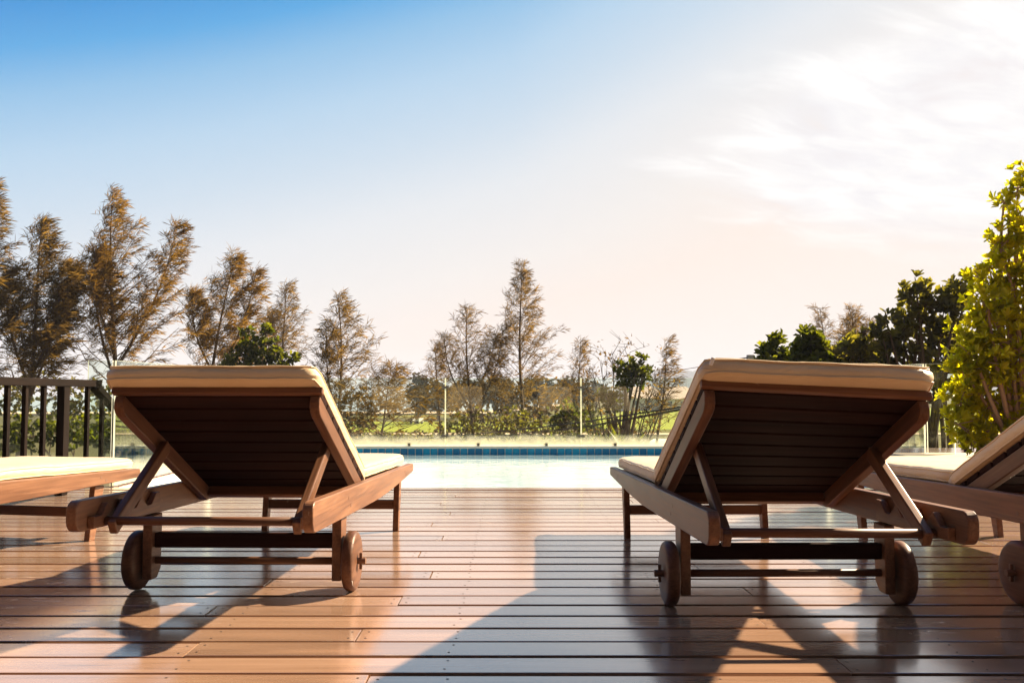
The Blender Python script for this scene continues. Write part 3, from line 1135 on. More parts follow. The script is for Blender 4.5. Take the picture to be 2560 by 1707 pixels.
def casuarina(label, base, top, D, sprL, sprR, bottom, nb=46, n2=8, nn=16, wind=0.6, seed=0, mat='needle', ln=0.20, wd=0.022, up=0.75, forks=0, power=0.8, cone=0.8,
              group='feathery casuarina trees beyond the pool', cat='tree'):
    rng = np.random.RandomState(seed)
    s = D / F_PX
    T = np.array(at(top[0], top[1] + 12, D))
    B = np.array(at(base[0], base[1], D))
    zb = np.array(at(base[0], bottom, D))[2]
    # trunk from the ground through the base pixel to the top
    ts = np.linspace(0, 1, 14)
    G = np.array([B[0] - (T[0] - B[0]) * 0.15, D, GZ])
    H = T[2] - GZ
    def trunk(t):
        x = G[0] + (T[0] - G[0]) * (t ** 1.5) + 0.06 * math.sin(t * 9 + seed)
        return np.array([x, D + 0.10 * math.sin(t * 7 + seed * 2), GZ + H * t])
    root = empty('casuarina_tree', tuple(G), 0, label, cat, group)
    o = Vector(G)
    wood = MB(seed)
    r0 = max(0.03, 0.011 * H)
    wood.tube([Vector(trunk(t)) - o for t in ts], [r0 * (1 - t) ** 0.9 + 0.006 for t in ts], 7)
    t_low = max(0.02, (zb - GZ) / H)
    P, Q, LL, WW, TT = [], [], [], [], []
    axes = [(trunk, t_low, 1.0, 1.0)]
    for k in range(forks):
        f0 = t_low + (1 - t_low) * (0.05 + 0.22 * k / max(1, forks))
        pf = trunk(f0)
        sgn = -1 if (k + seed) % 2 else 1
        spr = (sprR if sgn > 0 else sprL) * s * rng.uniform(0.45, 0.75)
        tip = np.array([pf[0] + sgn * spr + wind * 0.3, D + rng.uniform(-.5, .5) * spr, pf[2] + (T[2] - pf[2]) * rng.uniform(0.62, 0.86)])
        def lim(t, pf=pf, tip=tip, sgn=sgn, spr=spr):
            q = pf + (tip - pf) * t
            q[0] += sgn * spr * 0.22 * math.sin(t * math.pi)
            return q
        wood.tube([Vector(lim(t)) - o for t in np.linspace(0, 1, 8)], [r0 * 0.32 * (1 - t) + 0.006 for t in np.linspace(0, 1, 8)], 5)
        axes.append((lim, 0.10, 0.42, 0.5))
    for ax, tl, sc, cnt in axes:
        nbr = int(nb * 1.1 * cnt)
        for i in range(nbr):
            tau = (i + rng.rand()) / nbr
            t = tl + (0.995 - tl) * tau ** 0.85
            p0 = ax(t)
            az = i * 2.39996 + rng.uniform(-.5, .5)
            cx, cy = math.cos(az), math.sin(az)
            spr = (sprR if cx > 0 else sprL) * s * sc
            L = spr * 1.2 * ((1 - tau) ** power * 0.95 + 0.06) * rng.uniform(0.5, 1.15)
            upk = up * rng.uniform(0.6, 1.25) * (0.75 + 0.6 * tau)
            d = np.array([cx, cy, upk])
            d /= np.linalg.norm(d)
            dh = math.hypot(d[0], d[1])
            L = L / max(0.45, dh)
            # crown keeps a pointed outline, single plumes poke out of it
            kc = cone * (T[2] - zb) / (spr / sc * 1.15)
            L = min(L, (T[2] - p0[2] + 0.06) / (d[2] + 0.10 + kc * dh) * rng.uniform(0.7, 1.25))
            if L < 0.10:
                L = 0.10 + 0.1 * rng.rand()
            npt = 6
            pts = []
            for k in range(npt):
                q = k / (npt - 1)
                pp = p0 + d * L * q + WIND * wind * L * 0.35 * q * q + np.array([0, 0, 0.10 * L * q * q])
                pp += rng.randn(3) * L * 0.012 * q
                pts.append(pp)
            wood.tube([Vector(q) - o for q in pts], [max(0.003, 0.007 * L * (1 - k / npt)) + 0.002 for k in range(npt)], 4, cap=False)
            pts = np.array(pts)
            tone = rng.uniform(0.1, 0.9)
            m2 = max(3, int(n2 * (0.5 + 0.5 * min(1.5, L / (spr + 1e-6) * 1.6))))
            for j in range(m2):
                q = 0.22 + 0.78 * (j + rng.rand()) / m2
                fi = q * (npt - 1)
                i0 = min(npt - 2, int(fi))
                pc = pts[i0] + (pts[i0 + 1] - pts[i0]) * (fi - i0)
                bd = pts[i0 + 1] - pts[i0]
                bd /= np.linalg.norm(bd) + 1e-9
                td = bd * 0.75 + rng.randn(3) * 0.45 + np.array([0, 0, 0.15]) + WIND * wind * 0.7
                td /= np.linalg.norm(td)
                tl2 = min(0.8, max(0.22, L * 0.30)) * rng.uniform(0.6, 1.2) * (1.1 - 0.4 * q)
                wood.tube([Vector(pc) - o, Vector(pc + td * tl2) - o], [0.004, 0.002], 3, cap=False)
                k = max(6, int(nn * 0.58))
                f = rng.rand(k)
                P.append(pc + td * (tl2 * f)[:, None] + rng.randn(k, 3) * 0.02)
                dn = td * 0.6 + rng.randn(k, 3) * 0.34 + WIND * wind * 0.9 + np.array([0, 0, -0.05])
                dn /= np.linalg.norm(dn, axis=1, keepdims=True)
                Q.append(dn)
                LL.append(ln * 1.1 * rng.uniform(0.6, 1.4, k))
                WW.append(wd * 0.50 * rng.uniform(0.6, 1.3, k))
                TT.append(np.clip(tone + rng.randn(k) * 0.18, 0, 1))
    P = np.concatenate(P) - G
    V, Fc = tri_needles(P, np.concatenate(Q), np.concatenate(LL), np.concatenate(WW), rng)
    np_mesh('crown', V, Fc, M[mat], root, np.repeat(np.concatenate(TT), 4))
    wood.build('trunk', M['bark'], root)
    return root


casuarina('tall wind-blown casuarina cut off by the left picture edge', (-75, 1000), (-20, 440), 21, 120, 95, 960, 46, 8, 16, 0.9, 1)
casuarina('dense dark casuarina with bent top, second from the left picture edge', (40, 1000), (118, 545), 22, 150, 130, 1030, 64, 9, 18, 0.9, 2, forks=3, cone=0.5, up=0.9)
casuarina('tallest rusty-brown casuarina with several leaning stems above the left railing', (292, 1000), (282, 474), 23, 150, 175, 985, 58, 9, 16, 0.8, 3, 'needle_warm', forks=3, up=1.0, cone=0.55)
casuarina('leaning brown casuarina just left of the bright green leafy tree', (492, 1000), (585, 622), 25, 120, 115, 985, 52, 9, 16, 0.8, 4, 'needle_warm', forks=2, up=0.9, cone=0.6)
casuarina('thin see-through casuarina rising behind the bright green leafy tree', (703, 1000), (713, 702), 30, 75, 85, 930, 44, 7, 11, 0.5, 5, wd=0.020, forks=1, up=1.0)
casuarina('small faint casuarina between the leaning one and the thin one', (640, 1000), (668, 765), 34, 60, 55, 940, 34, 7, 12, 0.6, 6, up=1.0)
casuarina('sparse casuarina with a crooked top right of the left lounger', (850, 1090), (846, 728), 24, 95, 120, 1075, 44, 8, 15, 0.35, 7, forks=1, up=0.75, power=0.5, cone=0.5)
casuarina('low spreading casuarina leaning over the lawn, left of the first glass joint', (905, 1110), (985, 905), 24, 130, 120, 1100, 40, 8, 13, 0.5, 8, power=0.45, up=0.45, cone=0.35)
casuarina('slender casuarina right behind the left glass joint', (1100, 1090), (1093, 858), 32, 65, 70, 1060, 38, 7, 13, 0.3, 9, up=0.9)
casuarina('bushy casuarina with two tops between the glass joints', (1183, 1090), (1165, 752), 30, 110, 105, 1060, 40, 8, 12, 0.3, 10, 'needle', forks=3, up=1.0, power=0.62, cone=0.55)
casuarina('tall conical casuarina at the middle of the pool fence', (1308, 1110), (1300, 655), 30, 135, 135, 1075, 74, 9, 16, 0.3, 11, 'needle', up=0.85, power=0.85)
casuarina('small airy casuarina just left of the right glass joint', (1437, 1090), (1447, 842), 33, 60, 60, 1040, 34, 7, 11, 0.4, 12, up=0.9)
casuarina('whip-thin casuarina with a curved tip right of the multi-stemmed tree', (1628, 1100), (1668, 845), 27, 60, 65, 1075, 34, 6, 9, 0.8, 13, up=0.8)
casuarina('bare spiky casuarina, leftmost of the far group behind the right hedge trees', (2095, 1000), (2052, 757), 30, 70, 60, 930, 36, 6, 8, -0.1, 14, up=0.25)
casuarina('slim casuarina, middle one of the far group behind the right hedge trees', (2125, 1000), (2118, 783), 32, 50, 55, 930, 30, 6, 10, 0.2, 15, up=0.8)
casuarina('feathery casuarina, rightmost of the far group behind the right hedge trees', (2165, 1000), (2133, 760), 31, 55, 60, 930, 38, 7, 13, 0.3, 16, up=0.9, forks=1)


def leaf_tree(name, label, D, clusters, leaf, nleaf, mat, seed, base, cat='tree', group=None, per=7, wr=0.42, ground=GZ, bark='bark', stems=None, r0=0.05, depth=1.0, droop=0.0):
    """clusters: (px, py, r_px[, depth offset m]); rosettes of folded leaves through each clump"""
    rng = np.random.RandomState(seed)
    s = D / F_PX
    G = np.array(at(base[0], base[1], D))
    G[2] = ground
    root = empty(name, tuple(G), 0, label, cat, group)
    C, RR = [], []
    for c in clusters:
        off = c[3] if len(c) > 3 else rng.uniform(-.5, .5) * c[2] * s * depth
        p = np.array(at(c[0], c[1], D + off))
        C.append(p)
        RR.append(c[2] * s)
    C, RR = np.array(C), np.array(RR)
    wts = RR ** 2 / (RR ** 2).sum()
    wood = MB(seed)
    o = Vector(G)
    low = C[np.argmin(C[:, 2])]
    for i, (c, r) in enumerate(zip(C, RR)):
        if stems:
            st = np.array(at(*stems[i % len(stems)], D))
        else:
            st = np.array([G[0], G[1], ground + (c[2] - ground) * 0.12])
        a = Vector(st) - o
        b = Vector(c) - o
        mid = (a + b) / 2 + Vector((rng.uniform(-.12, .12) * (b - a).length, rng.uniform(-.1, .1) * (b - a).length, 0.08 * (b - a).length))
        pts = [a * (1 - t) ** 2 + mid * 2 * t * (1 - t) + b * t * t for t in np.linspace(0, 1, 8)]
        wood.tube(pts, [r0 * (1 - t) ** 0.8 + 0.006 for t in np.linspace(0, 1, 8)], 6)
        for k in range(5):
            d = rng.randn(3)
            d /= np.linalg.norm(d)
            wood.tube([b, b + Vector(d * r * 0.85)], [r0 * 0.18 + 0.003, 0.003], 4, cap=False)
    if not stems:
        top = max(c[2] for c in C)
        wood.tube([Vector((0, 0, 0)), Vector((0.02, 0, (low[2] - ground) * 0.6 + 0.2))], [r0 * 1.4, r0], 8)
    nros = max(1, nleaf // per)
    ci = rng.choice(len(C), nros, p=wts)
    d = rng.randn(nros, 3)
    d /= np.linalg.norm(d, axis=1, keepdims=True)
    rad = RR[ci] * (0.35 + 0.68 * rng.rand(nros) ** 0.55)
    # uneven outline: push radius by a lumpy function of direction
    lump = 0.82 + 0.26 * np.sin(d[:, 0] * 5 + ci * 1.7) * np.sin(d[:, 2] * 6 + ci) + 0.16 * rng.randn(nros)
    pos = C[ci] + d * (rad * np.clip(lump, 0.4, 1.25))[:, None] * np.array([1, depth, 1])
    axis = d * 0.6 + np.array([0, 0, 0.55]) + rng.randn(nros, 3) * 0.35
    axis /= np.linalg.norm(axis, axis=1, keepdims=True)
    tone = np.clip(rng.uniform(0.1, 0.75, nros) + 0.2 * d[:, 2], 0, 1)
    Vs, Ts = [], []
    n = nros
    for k in range(per):
        a = 2 * math.pi * k / per + rng.rand(n) * 0.7
        e1 = np.cross(axis, rng.randn(n, 3) if k == 0 else np.array([[0.3, 0.9, 0.2]]))
        e1 /= np.linalg.norm(e1, axis=1, keepdims=True) + 1e-9
        e2 = np.cross(axis, e1)
        spread = rng.uniform(0.6, 1.5, n)[:, None]
        ld = axis + (e1 * np.cos(a)[:, None] + e2 * np.sin(a)[:, None]) * spread + np.array([0, 0, -droop])
        ld /= np.linalg.norm(ld, axis=1, keepdims=True)
        sd = np.cross(ld, axis + rng.randn(n, 3) * 0.15)
        sd /= np.linalg.norm(sd, axis=1, keepdims=True) + 1e-9
        up = np.cross(sd, ld)
        L = (leaf * rng.uniform(0.65, 1.25, n))[:, None]
        W = L * wr
        fold = 0.16
        b0 = pos
        m1 = pos + ld * L * 0.42 - sd * W * 0.42 + up * W * fold
        m2 = pos + ld * L * 0.78 - sd * W * 0.46 + up * W * fold
        tp = pos + ld * L - up * L * 0.10
        m3 = pos + ld * L * 0.78 + sd * W * 0.46 + up * W * fold
        m4 = pos + ld * L * 0.42 + sd * W * 0.42 + up * W * fold
        Vs.append(np.stack([b0, m1, m2, tp, m3, m4], 1))
        Ts.append(np.clip(tone + rng.randn(n) * 0.15, 0, 1))
    V = np.concatenate(Vs).reshape(-1, 3) - G
    nl = len(V) // 6
    idx = np.arange(nl)[:, None] * 6
    Fc = np.concatenate([idx + np.array([0, 1, 2, 3]), idx + np.array([0, 3, 4, 5])])
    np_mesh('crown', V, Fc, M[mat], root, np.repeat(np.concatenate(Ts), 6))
    wood.build('trunk', M[bark], root)
    return root


# bright shrub by the right glass fence, growing from a low planter
leaf_tree('shrub', 'bright yellow-green shrub with glossy leaves at the right picture edge', 5.6,
          [(2560, 430, 26), (2545, 470, 30), (2510, 505, 26), (2560, 560, 60), (2520, 590, 45), (2500, 620, 30), (2545, 660, 70), (2480, 700, 45), (2450, 690, 28), (2560, 770, 90),
           (2470, 770, 70), (2420, 840, 50), (2520, 860, 100), (2440, 900, 70), (2570, 960, 110), (2460, 980, 80), (2405, 930, 40), (2400, 1010, 50), (2480, 1060, 80), (2560, 1080, 100),
           (2395, 1060, 42), (2430, 1100, 45), (2640, 700, 110), (2660, 900, 130), (2640, 1060, 110)],
          0.056, 13000, 'leaf_bright', 21, (2545, 1130), 'shrub', None, 7, 0.40, 0.10, 'bark_pale', r0=0.012, depth=0.8)
pl = empty('planter', (3.0, 5.75, 0), 0, 'low stone planter edge under the bright green shrub', 'planter')
m = MB(2)
m.box((-0.42, -0.35, 0.0005), (0.9, 0.35, 0.17), 0)
m.build('body', M['stone'], pl, 0.01)
m = MB(3)
m.box((-0.46, -0.39, 0.1705), (0.94, 0.39, 0.215), 0)
m.build('rim', M['stone'], pl, 0.008)

HG = 'dark leafy trees behind the right glass fence'
leaf_tree('leafy_tree', 'large dark broad-leaved tree behind the right end of the glass fence', 12,
          [(2290, 715, 28), (2275, 740, 26), (2320, 735, 26), (2310, 765, 34), (2360, 770, 40), (2400, 735, 40), (2430, 700, 34), (2260, 800, 40), (2215, 795, 26), (2330, 830, 56), (2205, 835, 36), (2160, 830, 22), (2260, 860, 50), (2380, 850, 60), (2175, 870, 34), (2130, 865, 24),
           (2330, 910, 60), (2200, 905, 44), (2150, 905, 32), (2110, 890, 24), (2260, 950, 60), (2400, 930, 50), (2180, 960, 50)],
          0.135, 2900, 'leaf_dark', 22, (2310, 1100), 'tree', HG, 6, 0.45, GZ, r0=0.07)
leaf_tree('leafy_tree', 'mid-green broad-leaved tree right of the round concrete pole, above the shaded lounger', 12.5,
          [(2025, 850, 26), (2015, 880, 24), (2050, 890, 36), (2090, 900, 40), (2130, 905, 40), (2160, 890, 36), (2060, 930, 50), (2120, 945, 50), (2015, 920, 34)],
          0.15, 2300, 'leaf_mid', 23, (2070, 1100), 'tree', HG, 6, 0.45, GZ, r0=0.05)
leaf_tree('leafy_tree', 'small round-topped leafy tree between the square and round concrete poles', 13,
          [(1940, 862, 22), (1925, 885, 26), (1955, 890, 28), (1915, 905, 22), (1965, 910, 24), (1940, 925, 40), (1930, 970, 40)],
          0.13, 1000, 'leaf_mid', 24, (1940, 1100), 'tree', HG, 6, 0.40, GZ, r0=0.04)
leaf_tree('leafy_tree', 'bright green leafy tree above the cushion of the left lounger', 22,
          [(612, 838, 17), (622, 826, 12), (640, 862, 20), (664, 832, 15), (672, 856, 18), (600, 872, 22), (632, 886, 24), (688, 884, 22), (712, 900, 18), (735, 897, 15), (660, 900, 28), (585, 905, 22), (562, 916, 16), (620, 935, 40), (700, 930, 34), (660, 960, 44)],
          0.13, 3000, 'leaf_mid', 25, (640, 1150), 'tree', None, 6, 0.5, GZ, r0=0.06)
leaf_tree('multi_stemmed_tree', 'multi-stemmed tree with a dark round top and bare fanning stems behind the glass', 22,
          [(1600, 905, 22), (1575, 925, 34), (1560, 930, 30), (1600, 940, 32), (1560, 960, 24), (1610, 920, 22), (1515, 985, 24), (1535, 1000, 26), (1525, 1015, 20)],
          0.12, 1500, 'leaf_mid', 26, (1560, 1130), 'tree', None, 6, 0.5, GZ, stems=[(1560, 1130), (1548, 1125), (1570, 1128)], r0=0.045)


def bare_bush(name, label, D, base, tips, seed, mat='leaf_mid', nleaf=120):
    rng = np.random.RandomState(seed)
    G = np.array(at(base[0], base[1], D)); G[2] = GZ
    root = empty(name, tuple(G), 0, label, 'bush')
    o = Vector(G)
    w = MB(seed)
    P = []
    for tx, ty in tips:
        a = Vector((G[0] + rng.uniform(-.15, .15), G[1], GZ)) - o
        b = at(tx, ty, D + rng.uniform(-1, 1)) - o
        kk = at(base[0] + (tx - base[0]) * 0.25, base[1], D) - o
        pts = [a * (1 - t) ** 2 + kk * 2 * t * (1 - t) + b * t * t for t in np.linspace(0, 1, 10)]
        w.tube(pts, [0.040 * (1 - t) + 0.006 for t in np.linspace(0, 1, 10)], 5)
        for j in range(16):
            t = rng.uniform(0.45, 1.0)
            p = a * (1 - t) ** 2 + kk * 2 * t * (1 - t) + b * t * t
            d = Vector((rng.randn() * .6, rng.randn() * .6, rng.uniform(0.2, 1.2))).normalized()
            q = p + d * rng.uniform(0.25, 0.7)
            w.tube([p, (p + q) / 2 + Vector(rng.randn(3) * 0.03), q], [0.010, 0.007, 0.004], 4, cap=False)
            for jj in range(3):
                q2 = q.lerp(p, rng.rand() * 0.7)
                w.tube([q2, q2 + Vector((rng.randn() * .16, rng.randn() * .16, rng.uniform(0.02, 0.28)))], [0.006, 0.003], 3, cap=False)
            P.append(np.array(q))
    w.build('trunk', M['bark'], root)
    P = np.array(P)
    n = len(P) * 5
    Pp = np.repeat(P, 5, 0) + rng.randn(n, 3) * 0.12
    dn = rng.randn(n, 3) + np.array([0, 0, .3])
    dn /= np.linalg.norm(dn, axis=1, keepdims=True)
    V, Fc = tri_needles(Pp, dn, rng.uniform(0.06, 0.14, n), rng.uniform(0.03, 0.06, n), rng)
    np_mesh('crown', V, Fc, M[mat], root, np.repeat(rng.rand(n), 4))


bare_bush('bare_bush', 'thicket of bare twigs around the stems of the multi-stemmed tree', 23, (1548, 1130),
          [(1480, 920), (1500, 900), (1530, 880), (1455, 980), (1430, 1000), (1510, 940), (1550, 870), (1575, 880), (1640, 950), (1660, 1000), (1690, 950), (1620, 1000)], 31, 'needle')


def grass_clump(px, py, D, h, n, seed, label):
    rng = np.random.RandomState(seed)
    G = np.array(at(px, py, D)); gz = G[2] - h * 0.9
    root = empty('leafy_bush', (G[0], D, GZ), 0, label, 'bush', 'strap-leaved bushes outside the pool fence')
    w = MB(seed)
    w.tube([(0, 0, 0), (0.03, 0, gz - GZ)], [0.06, 0.04], 6)
    w.build('trunk', M['bark'], root)
    P = np.stack([rng.randn(n) * 0.28, rng.randn(n) * 0.3, rng.uniform(0, 0.45, n) * h + gz - GZ], 1)
    d = np.stack([rng.randn(n) * 0.55, rng.randn(n) * 0.5, rng.uniform(0.35, 1.1, n)], 1)
    d /= np.linalg.norm(d, axis=1, keepdims=True)
    V, Fc = tri_needles(P, d, rng.uniform(0.4, 0.85, n) * h, rng.uniform(0.035, 0.075, n), rng)
    np_mesh('foliage', V, Fc, M['leaf_mid'], root, np.repeat(rng.rand(n), 4))


for i, (px, py, lab) in enumerate([(1395, 1085, 'strap-leaved bush just left of the right glass joint'), (1485, 1092, 'strap-leaved bush just right of the right glass joint'),
                                   (1560, 1098, 'strap-leaved bush at the foot of the multi-stemmed tree'), (1535, 1075, 'taller strap-leaved bush left of the multi-stemmed tree')]):
    grass_clump(px, py, 17 + i, 0.62 if i != 3 else 0.8, 150, 200 + i, lab)

# bushes and thickets below the casuarinas
BG = 'bushes at the foot of the casuarinas'
bush_list = [
    ('dark bush below the tall conical casuarina', 26, [(1290, 1060, 50), (1250, 1075, 45), (1330, 1080, 45), (1370, 1065, 40)], 'leaf_dark', 0.10, 1500),
    ('brown-green bush below the casuarina with two tops', 27, [(1150, 1070, 45), (1200, 1065, 45), (1120, 1085, 35), (1180, 1090, 40)], 'leaf_dark', 0.10, 1400),
    ('green bush left of the right glass joint', 24, [(1420, 1030, 34), (1400, 1050, 30), (1440, 1055, 32), (1415, 1085, 40)], 'leaf_mid', 0.12, 1100),
    ('low bush in front of the bright lawn', 40, [(960, 1093, 26), (1010, 1096, 24), (1060, 1094, 26), (920, 1094, 26)], 'leaf_dark', 0.12, 900),
    ('yellow-green bush behind the wooden railing', 19, [(60, 1090, 50), (130, 1080, 40), (20, 1100, 40), (190, 1085, 46)], 'leaf_mid', 0.12, 1300),
    ('yellow-green bush under the tallest rusty casuarina', 20, [(260, 1090, 46), (330, 1080, 50), (300, 1110, 46)], 'leaf_mid', 0.12, 1000),
]
bush_list += [
    ('brown scrub along the near side of the lawn, left of the left glass joint', 70, [(860, 1040, 22), (905, 1048, 18), (840, 1075, 26), (890, 1085, 24), (950, 1090, 22), (1000, 1092, 20), (1050, 1090, 20), (1095, 1080, 24), (1080, 1050, 18)], 'needle', 0.25, 1500),
    ('brown-green scrub behind the strap-leaved bushes right of the right glass joint', 64, [(1470, 1060, 26), (1500, 1075, 26), (1540, 1080, 24), (1590, 1085, 20), (1460, 1090, 28), (1520, 1095, 26), (1480, 1030, 20)], 'leaf_mid', 0.24, 1300),
    ('broad brown thicket filling the gap between the two glass joints', 62, [(1130, 985, 26), (1160, 975, 30), (1200, 980, 34), (1240, 970, 34), (1285, 985, 36), (1330, 972, 34), (1370, 985, 36), (1410, 975, 30),
     (1140, 1020, 34), (1190, 1030, 34), (1250, 1025, 38), (1310, 1030, 38), (1370, 1030, 36), (1420, 1020, 30), (1170, 1060, 30), (1230, 1065, 34), (1290, 1065, 34), (1350, 1062, 34), (1410, 1060, 30)], 'needle', 0.26, 4200),
    ('brown thicket below the crooked casuarina right of the left lounger', 50, [(830, 1020, 40), (880, 1000, 40), (930, 1010, 36), (980, 1020, 30), (850, 1060, 40), (910, 1060, 36), (800, 1060, 40), (840, 1095, 36)], 'needle', 0.22, 2200),
    ('dark thicket behind the wooden railing and the left lounger', 40, [(20, 1000, 60), (100, 980, 60), (180, 1000, 60), (260, 990, 60), (340, 1000, 60), (60, 1060, 60), (150, 1060, 60), (240, 1060, 60), (330, 1060, 60), (400, 980, 60), (440, 1040, 60)], 'leaf_dark', 0.2, 4200),
]
for i, (lab, D, cl, mt, lf, nl) in enumerate(bush_list):
    leaf_tree('bush', lab, D, cl, lf, nl, mt, 300 + i, (sum(c[0] for c in cl) / len(cl), 1130), 'bush', BG, 6, 0.5, GZ, r0=0.04)

# far trees on the shore and round the golf course
FG = 'far trees along the shore and the golf course'
far = [
    ('far round tree at the water left of the left glass joint', 150, [(1045, 950, 18), (1060, 965, 24), (1035, 985, 24), (1065, 995, 26), (1050, 1020, 18)], 700),
    ('far tree right beside the left glass joint', 165, [(1095, 970, 20), (1110, 990, 26), (1090, 1010, 22)], 500),
    ('far tree hidden behind the casuarina with two tops', 180, [(1170, 968, 24), (1200, 975, 24), (1150, 990, 26), (1190, 1000, 30)], 700),
    ('far dark tree between the two tall middle casuarinas', 185, [(1240, 962, 22), (1262, 975, 26), (1235, 995, 30), (1270, 1000, 28)], 700),
    ('far tree right of the tall conical casuarina', 190, [(1340, 962, 22), (1365, 968, 24), (1320, 985, 28), (1360, 995, 30)], 700),
    ('far tree behind the right glass joint', 200, [(1420, 962, 20), (1450, 970, 24), (1405, 985, 26), (1445, 992, 28)], 700),
    ('far tree behind the twig thicket', 230, [(1490, 972, 18), (1510, 985, 22), (1480, 992, 20)], 450),
    ('far hazy tree beside the red roofs', 300, [(1680, 1000, 18), (1655, 1008, 16), (1700, 1010, 18), (1720, 1000, 16)], 450),
    ('far hazy tree right of the red roofs, against the hills', 330, [(1735, 985, 15), (1750, 978, 14), (1760, 992, 18), (1720, 998, 14)], 450),
    ('far hazy tree left of the red roofs', 280, [(1560, 1000, 16), (1585, 1004, 16), (1540, 1006, 14)], 350),
]
for i, (lab, D, cl, nl) in enumerate(far):
    leaf_tree('far_tree', lab, D, cl, D * 0.0028, nl * 6, 'leaf_far', 400 + i, (cl[0][0], 1040), 'tree', FG, 6, 0.7, GZ, r0=0.16, depth=0.8)

# ------------------------------------------------------------------ far buildings, poles, cables
def house(label, px, py, D, w, d, hw, hr, seed):
    p = at(px, py, D)
    r = empty('house', (p.x, D, GZ), 0.25, label, 'house', 'far houses beyond the golf course')
    m = MB(seed)
    m.box((-w / 2, -d / 2, 0), (w / 2, d / 2, hw))
    m.build('wall', M['wall'], r)
    e = 0.5
    m = MB(seed)
    a = [(-w / 2 - e, -d / 2 - e, hw + .01), (w / 2 + e, -d / 2 - e, hw + .01), (w / 2 + e, d / 2 + e, hw + .01), (-w / 2 - e, d / 2 + e, hw + .01), (-w * .22, 0, hw + hr), (w * .22, 0, hw + hr)]
    m.add(a, [(0, 1, 5, 4), (1, 2, 5), (2, 3, 4, 5), (3, 0, 4), (3, 2, 1, 0)])
    m.build('roof', M['roof'], r)
    for k in (-1, 0, 1):
        m = MB(seed)
        m.box((k * w * .3 - .7, -d / 2 - .03, hw * .45), (k * w * .3 + .7, -d / 2 + .02, hw * .8))
        m.build('window', M['window'], r)


house('far house with a pale red hip roof right of the whip-thin casuarina', 1690, 1000, 250, 13, 9, 3.2, 3.4, 1)
house('far house with a pale red roof half hidden by the multi-stemmed tree', 1605, 1000, 250, 13, 9, 3.4, 3.2, 2)


def make_poles():
    D1, D2 = 16.0, 20.0
    a = at(2008, 832, D2)
    p = empty('utility_pole', (a.x, D2, GZ), 0, 'round concrete utility pole behind the small leafy trees', 'utility pole')
    m = MB(1)
    m.tube([(0, 0, 0), (0, 0, a.z - GZ)], [0.13, 0.075], 12)
    m.build('shaft', M['concrete'], p, smooth=False)
    m = MB(2)
    m.tube([(0, 0, a.z - GZ), (0, 0, a.z - GZ + 0.05)], [0.08, 0.06], 10)
    m.build('cap', M['concrete'], p)
    b = at(1876, 887, D1)
    q = empty('utility_pole', (b.x, D1, GZ), 0, 'square concrete utility pole top just above the shaded lounger', 'utility pole')
    m = MB(3)
    m.bar((0, 0, 0), (0, 0, b.z - GZ), 0.15, 0.15, (0, 1, 0), 0.115, 0.115)
    m.build('shaft', M['concrete'], q, 0.006)
    m = MB(4)
    m.tube([(-0.06, 0, b.z - GZ - 0.05), (-0.30, 0, b.z - GZ - 0.09)], 0.012, 6)
    m.build('insulator', M['steel'], q)

    def cable(pts, r, label):
        P = [at(*c) for c in pts]
        o = P[0].copy()
        # sample a smooth sagging line through the points
        out = []
        for i in range(len(P) - 1):
            for k in range(8):
                out.append(P[i].lerp(P[i + 1], k / 8))
        out.append(P[-1])
        e = MB(1)
        e.tube([x - o for x in out], r, 5)
        c = e.build('power_cable', M['cable'])
        c.location = o
        tag(c, label, 'cable', 'overhead power cables')
    cable([(1868, 893, 16), (1760, 915, 19), (1620, 938, 23), (1450, 955, 30)], 0.006, 'thin overhead cable running left from the square concrete pole')
    cable([(2005, 836, 20), (1955, 860, 18), (1882, 890, 16)], 0.006, 'thin overhead cable between the two concrete poles')
    cable([(2000, 985, 11), (1725, 1014, 13), (1460, 1054, 15), (1280, 1076, 17), (1000, 1102, 20), (860, 1108, 22)], 0.011, 'black cable crossing behind the glass, uppermost of the low three')
    cable([(2000, 992, 11), (1725, 1018, 13), (1460, 1066, 15), (1280, 1086, 17), (1000, 1110, 20)], 0.009, 'black cable crossing behind the glass, middle of the low three')
    cable([(2000, 996, 11), (1725, 1021, 13.05), (1460, 1069, 15.05), (1280, 1089, 17.05), (1000, 1113, 20.05)], 0.008, 'black cable crossing behind the glass, lowest of the low three')


make_poles()

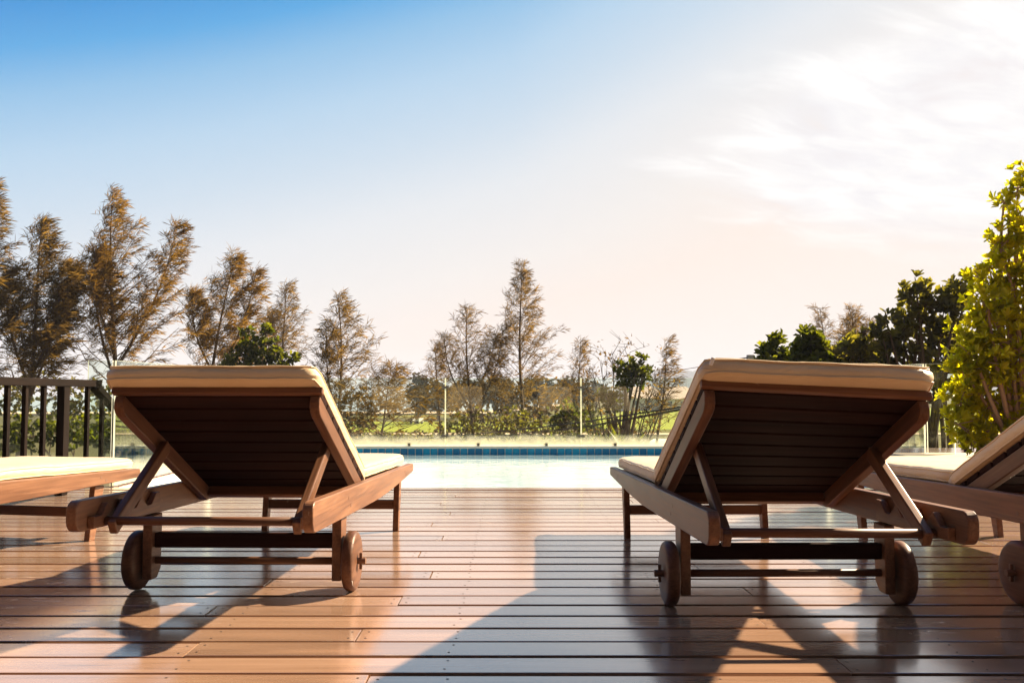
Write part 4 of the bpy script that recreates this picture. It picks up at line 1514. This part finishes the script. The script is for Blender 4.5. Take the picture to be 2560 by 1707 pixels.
# tiny golf cart on the lawn
c = at(1041, 1056, 150)
g = empty('golf_cart', (c.x, 150, GZ + 0.06), 0.9, 'tiny white golf cart parked on the bright lawn', 'golf cart')
m = MB(1); m.prism([(-1.1, .3), (1.1, .3), (1.1, .75), (.5, .85), (.4, .45), (-.2, .45), (-.3, .9), (-1.1, .9)], -.55, .55); m.build('body', M['white'], g, 0.03)
m = MB(2); m.box((-.55, -.9, 1.75), (.55, .7, 1.82)); m.build('roof', M['white'], g, 0.02)
for sx in (-.5, .5):
    for sy in (-.85, .65):
        m = MB(3); m.bar((sx, sy, .7), (sx, sy, 1.75), .05, .05, (0, 1, 0)); m.build('roof_post', M['steel'], g)
    for sy in (-.75, .75):
        m = MB(4); m.lathe_x((sx, sy, .24), [(-.09, .02), (-.09, .24), (.09, .24), (.09, .02)], 14); m.build('wheel', M['cable'], g)
# twin masts in the haze before the hills
for i, px in enumerate((1706, 1716)):
    p = at(px, 948, 900)
    q = at(px, 948, 900)
    mm = empty('radio_mast', (p.x, 900, GZ), 0, ('left' if i == 0 else 'right') + ' one of the two thin masts before the hazy hills', 'mast', 'thin masts before the hills')
    m = MB(1); m.tube([(0, 0, 0), (0, 0, p.z - GZ)], [0.9, 0.35], 6); m.build('shaft', M['concrete'], mm)
    m = MB(1); m.box((-2.2, -.3, p.z - GZ - 2), (2.2, .3, p.z - GZ - 1.4)); m.build('crossarm', M['concrete'], mm)

# ------------------------------------------------------------------ haze
HAZE = True
if HAZE:
    me = bpy.data.meshes.new('haze')
    x0, x1, y0, y1, z0, z1 = -3950, 3950, -80, 6200, GZ - 1, 60
    vs = [(x0, y0, z0), (x1, y0, z0), (x1, y1, z0), (x0, y1, z0), (x0, y0, z1), (x1, y0, z1), (x1, y1, z1), (x0, y1, z1)]
    me.from_pydata(vs, [], [(0, 3, 2, 1), (4, 5, 6, 7), (0, 1, 5, 4), (1, 2, 6, 5), (2, 3, 7, 6), (3, 0, 4, 7)])
    hm = bpy.data.materials.new('haze_air')
    hm.use_nodes = True
    t = NT(hm.node_tree)
    pv = t.node('ShaderNodeVolumePrincipled', inp={'Color': (0.70, 0.76, 0.95, 1), 'Density': 0.00055, 'Anisotropy': 0.0})
    t.node('ShaderNodeOutputMaterial', inp={1: pv.outputs[0]})
    me.materials.append(hm)
    hz = bpy.data.objects.new('haze', me)
    COL.objects.link(hz)
    hz['kind'] = 'stuff'
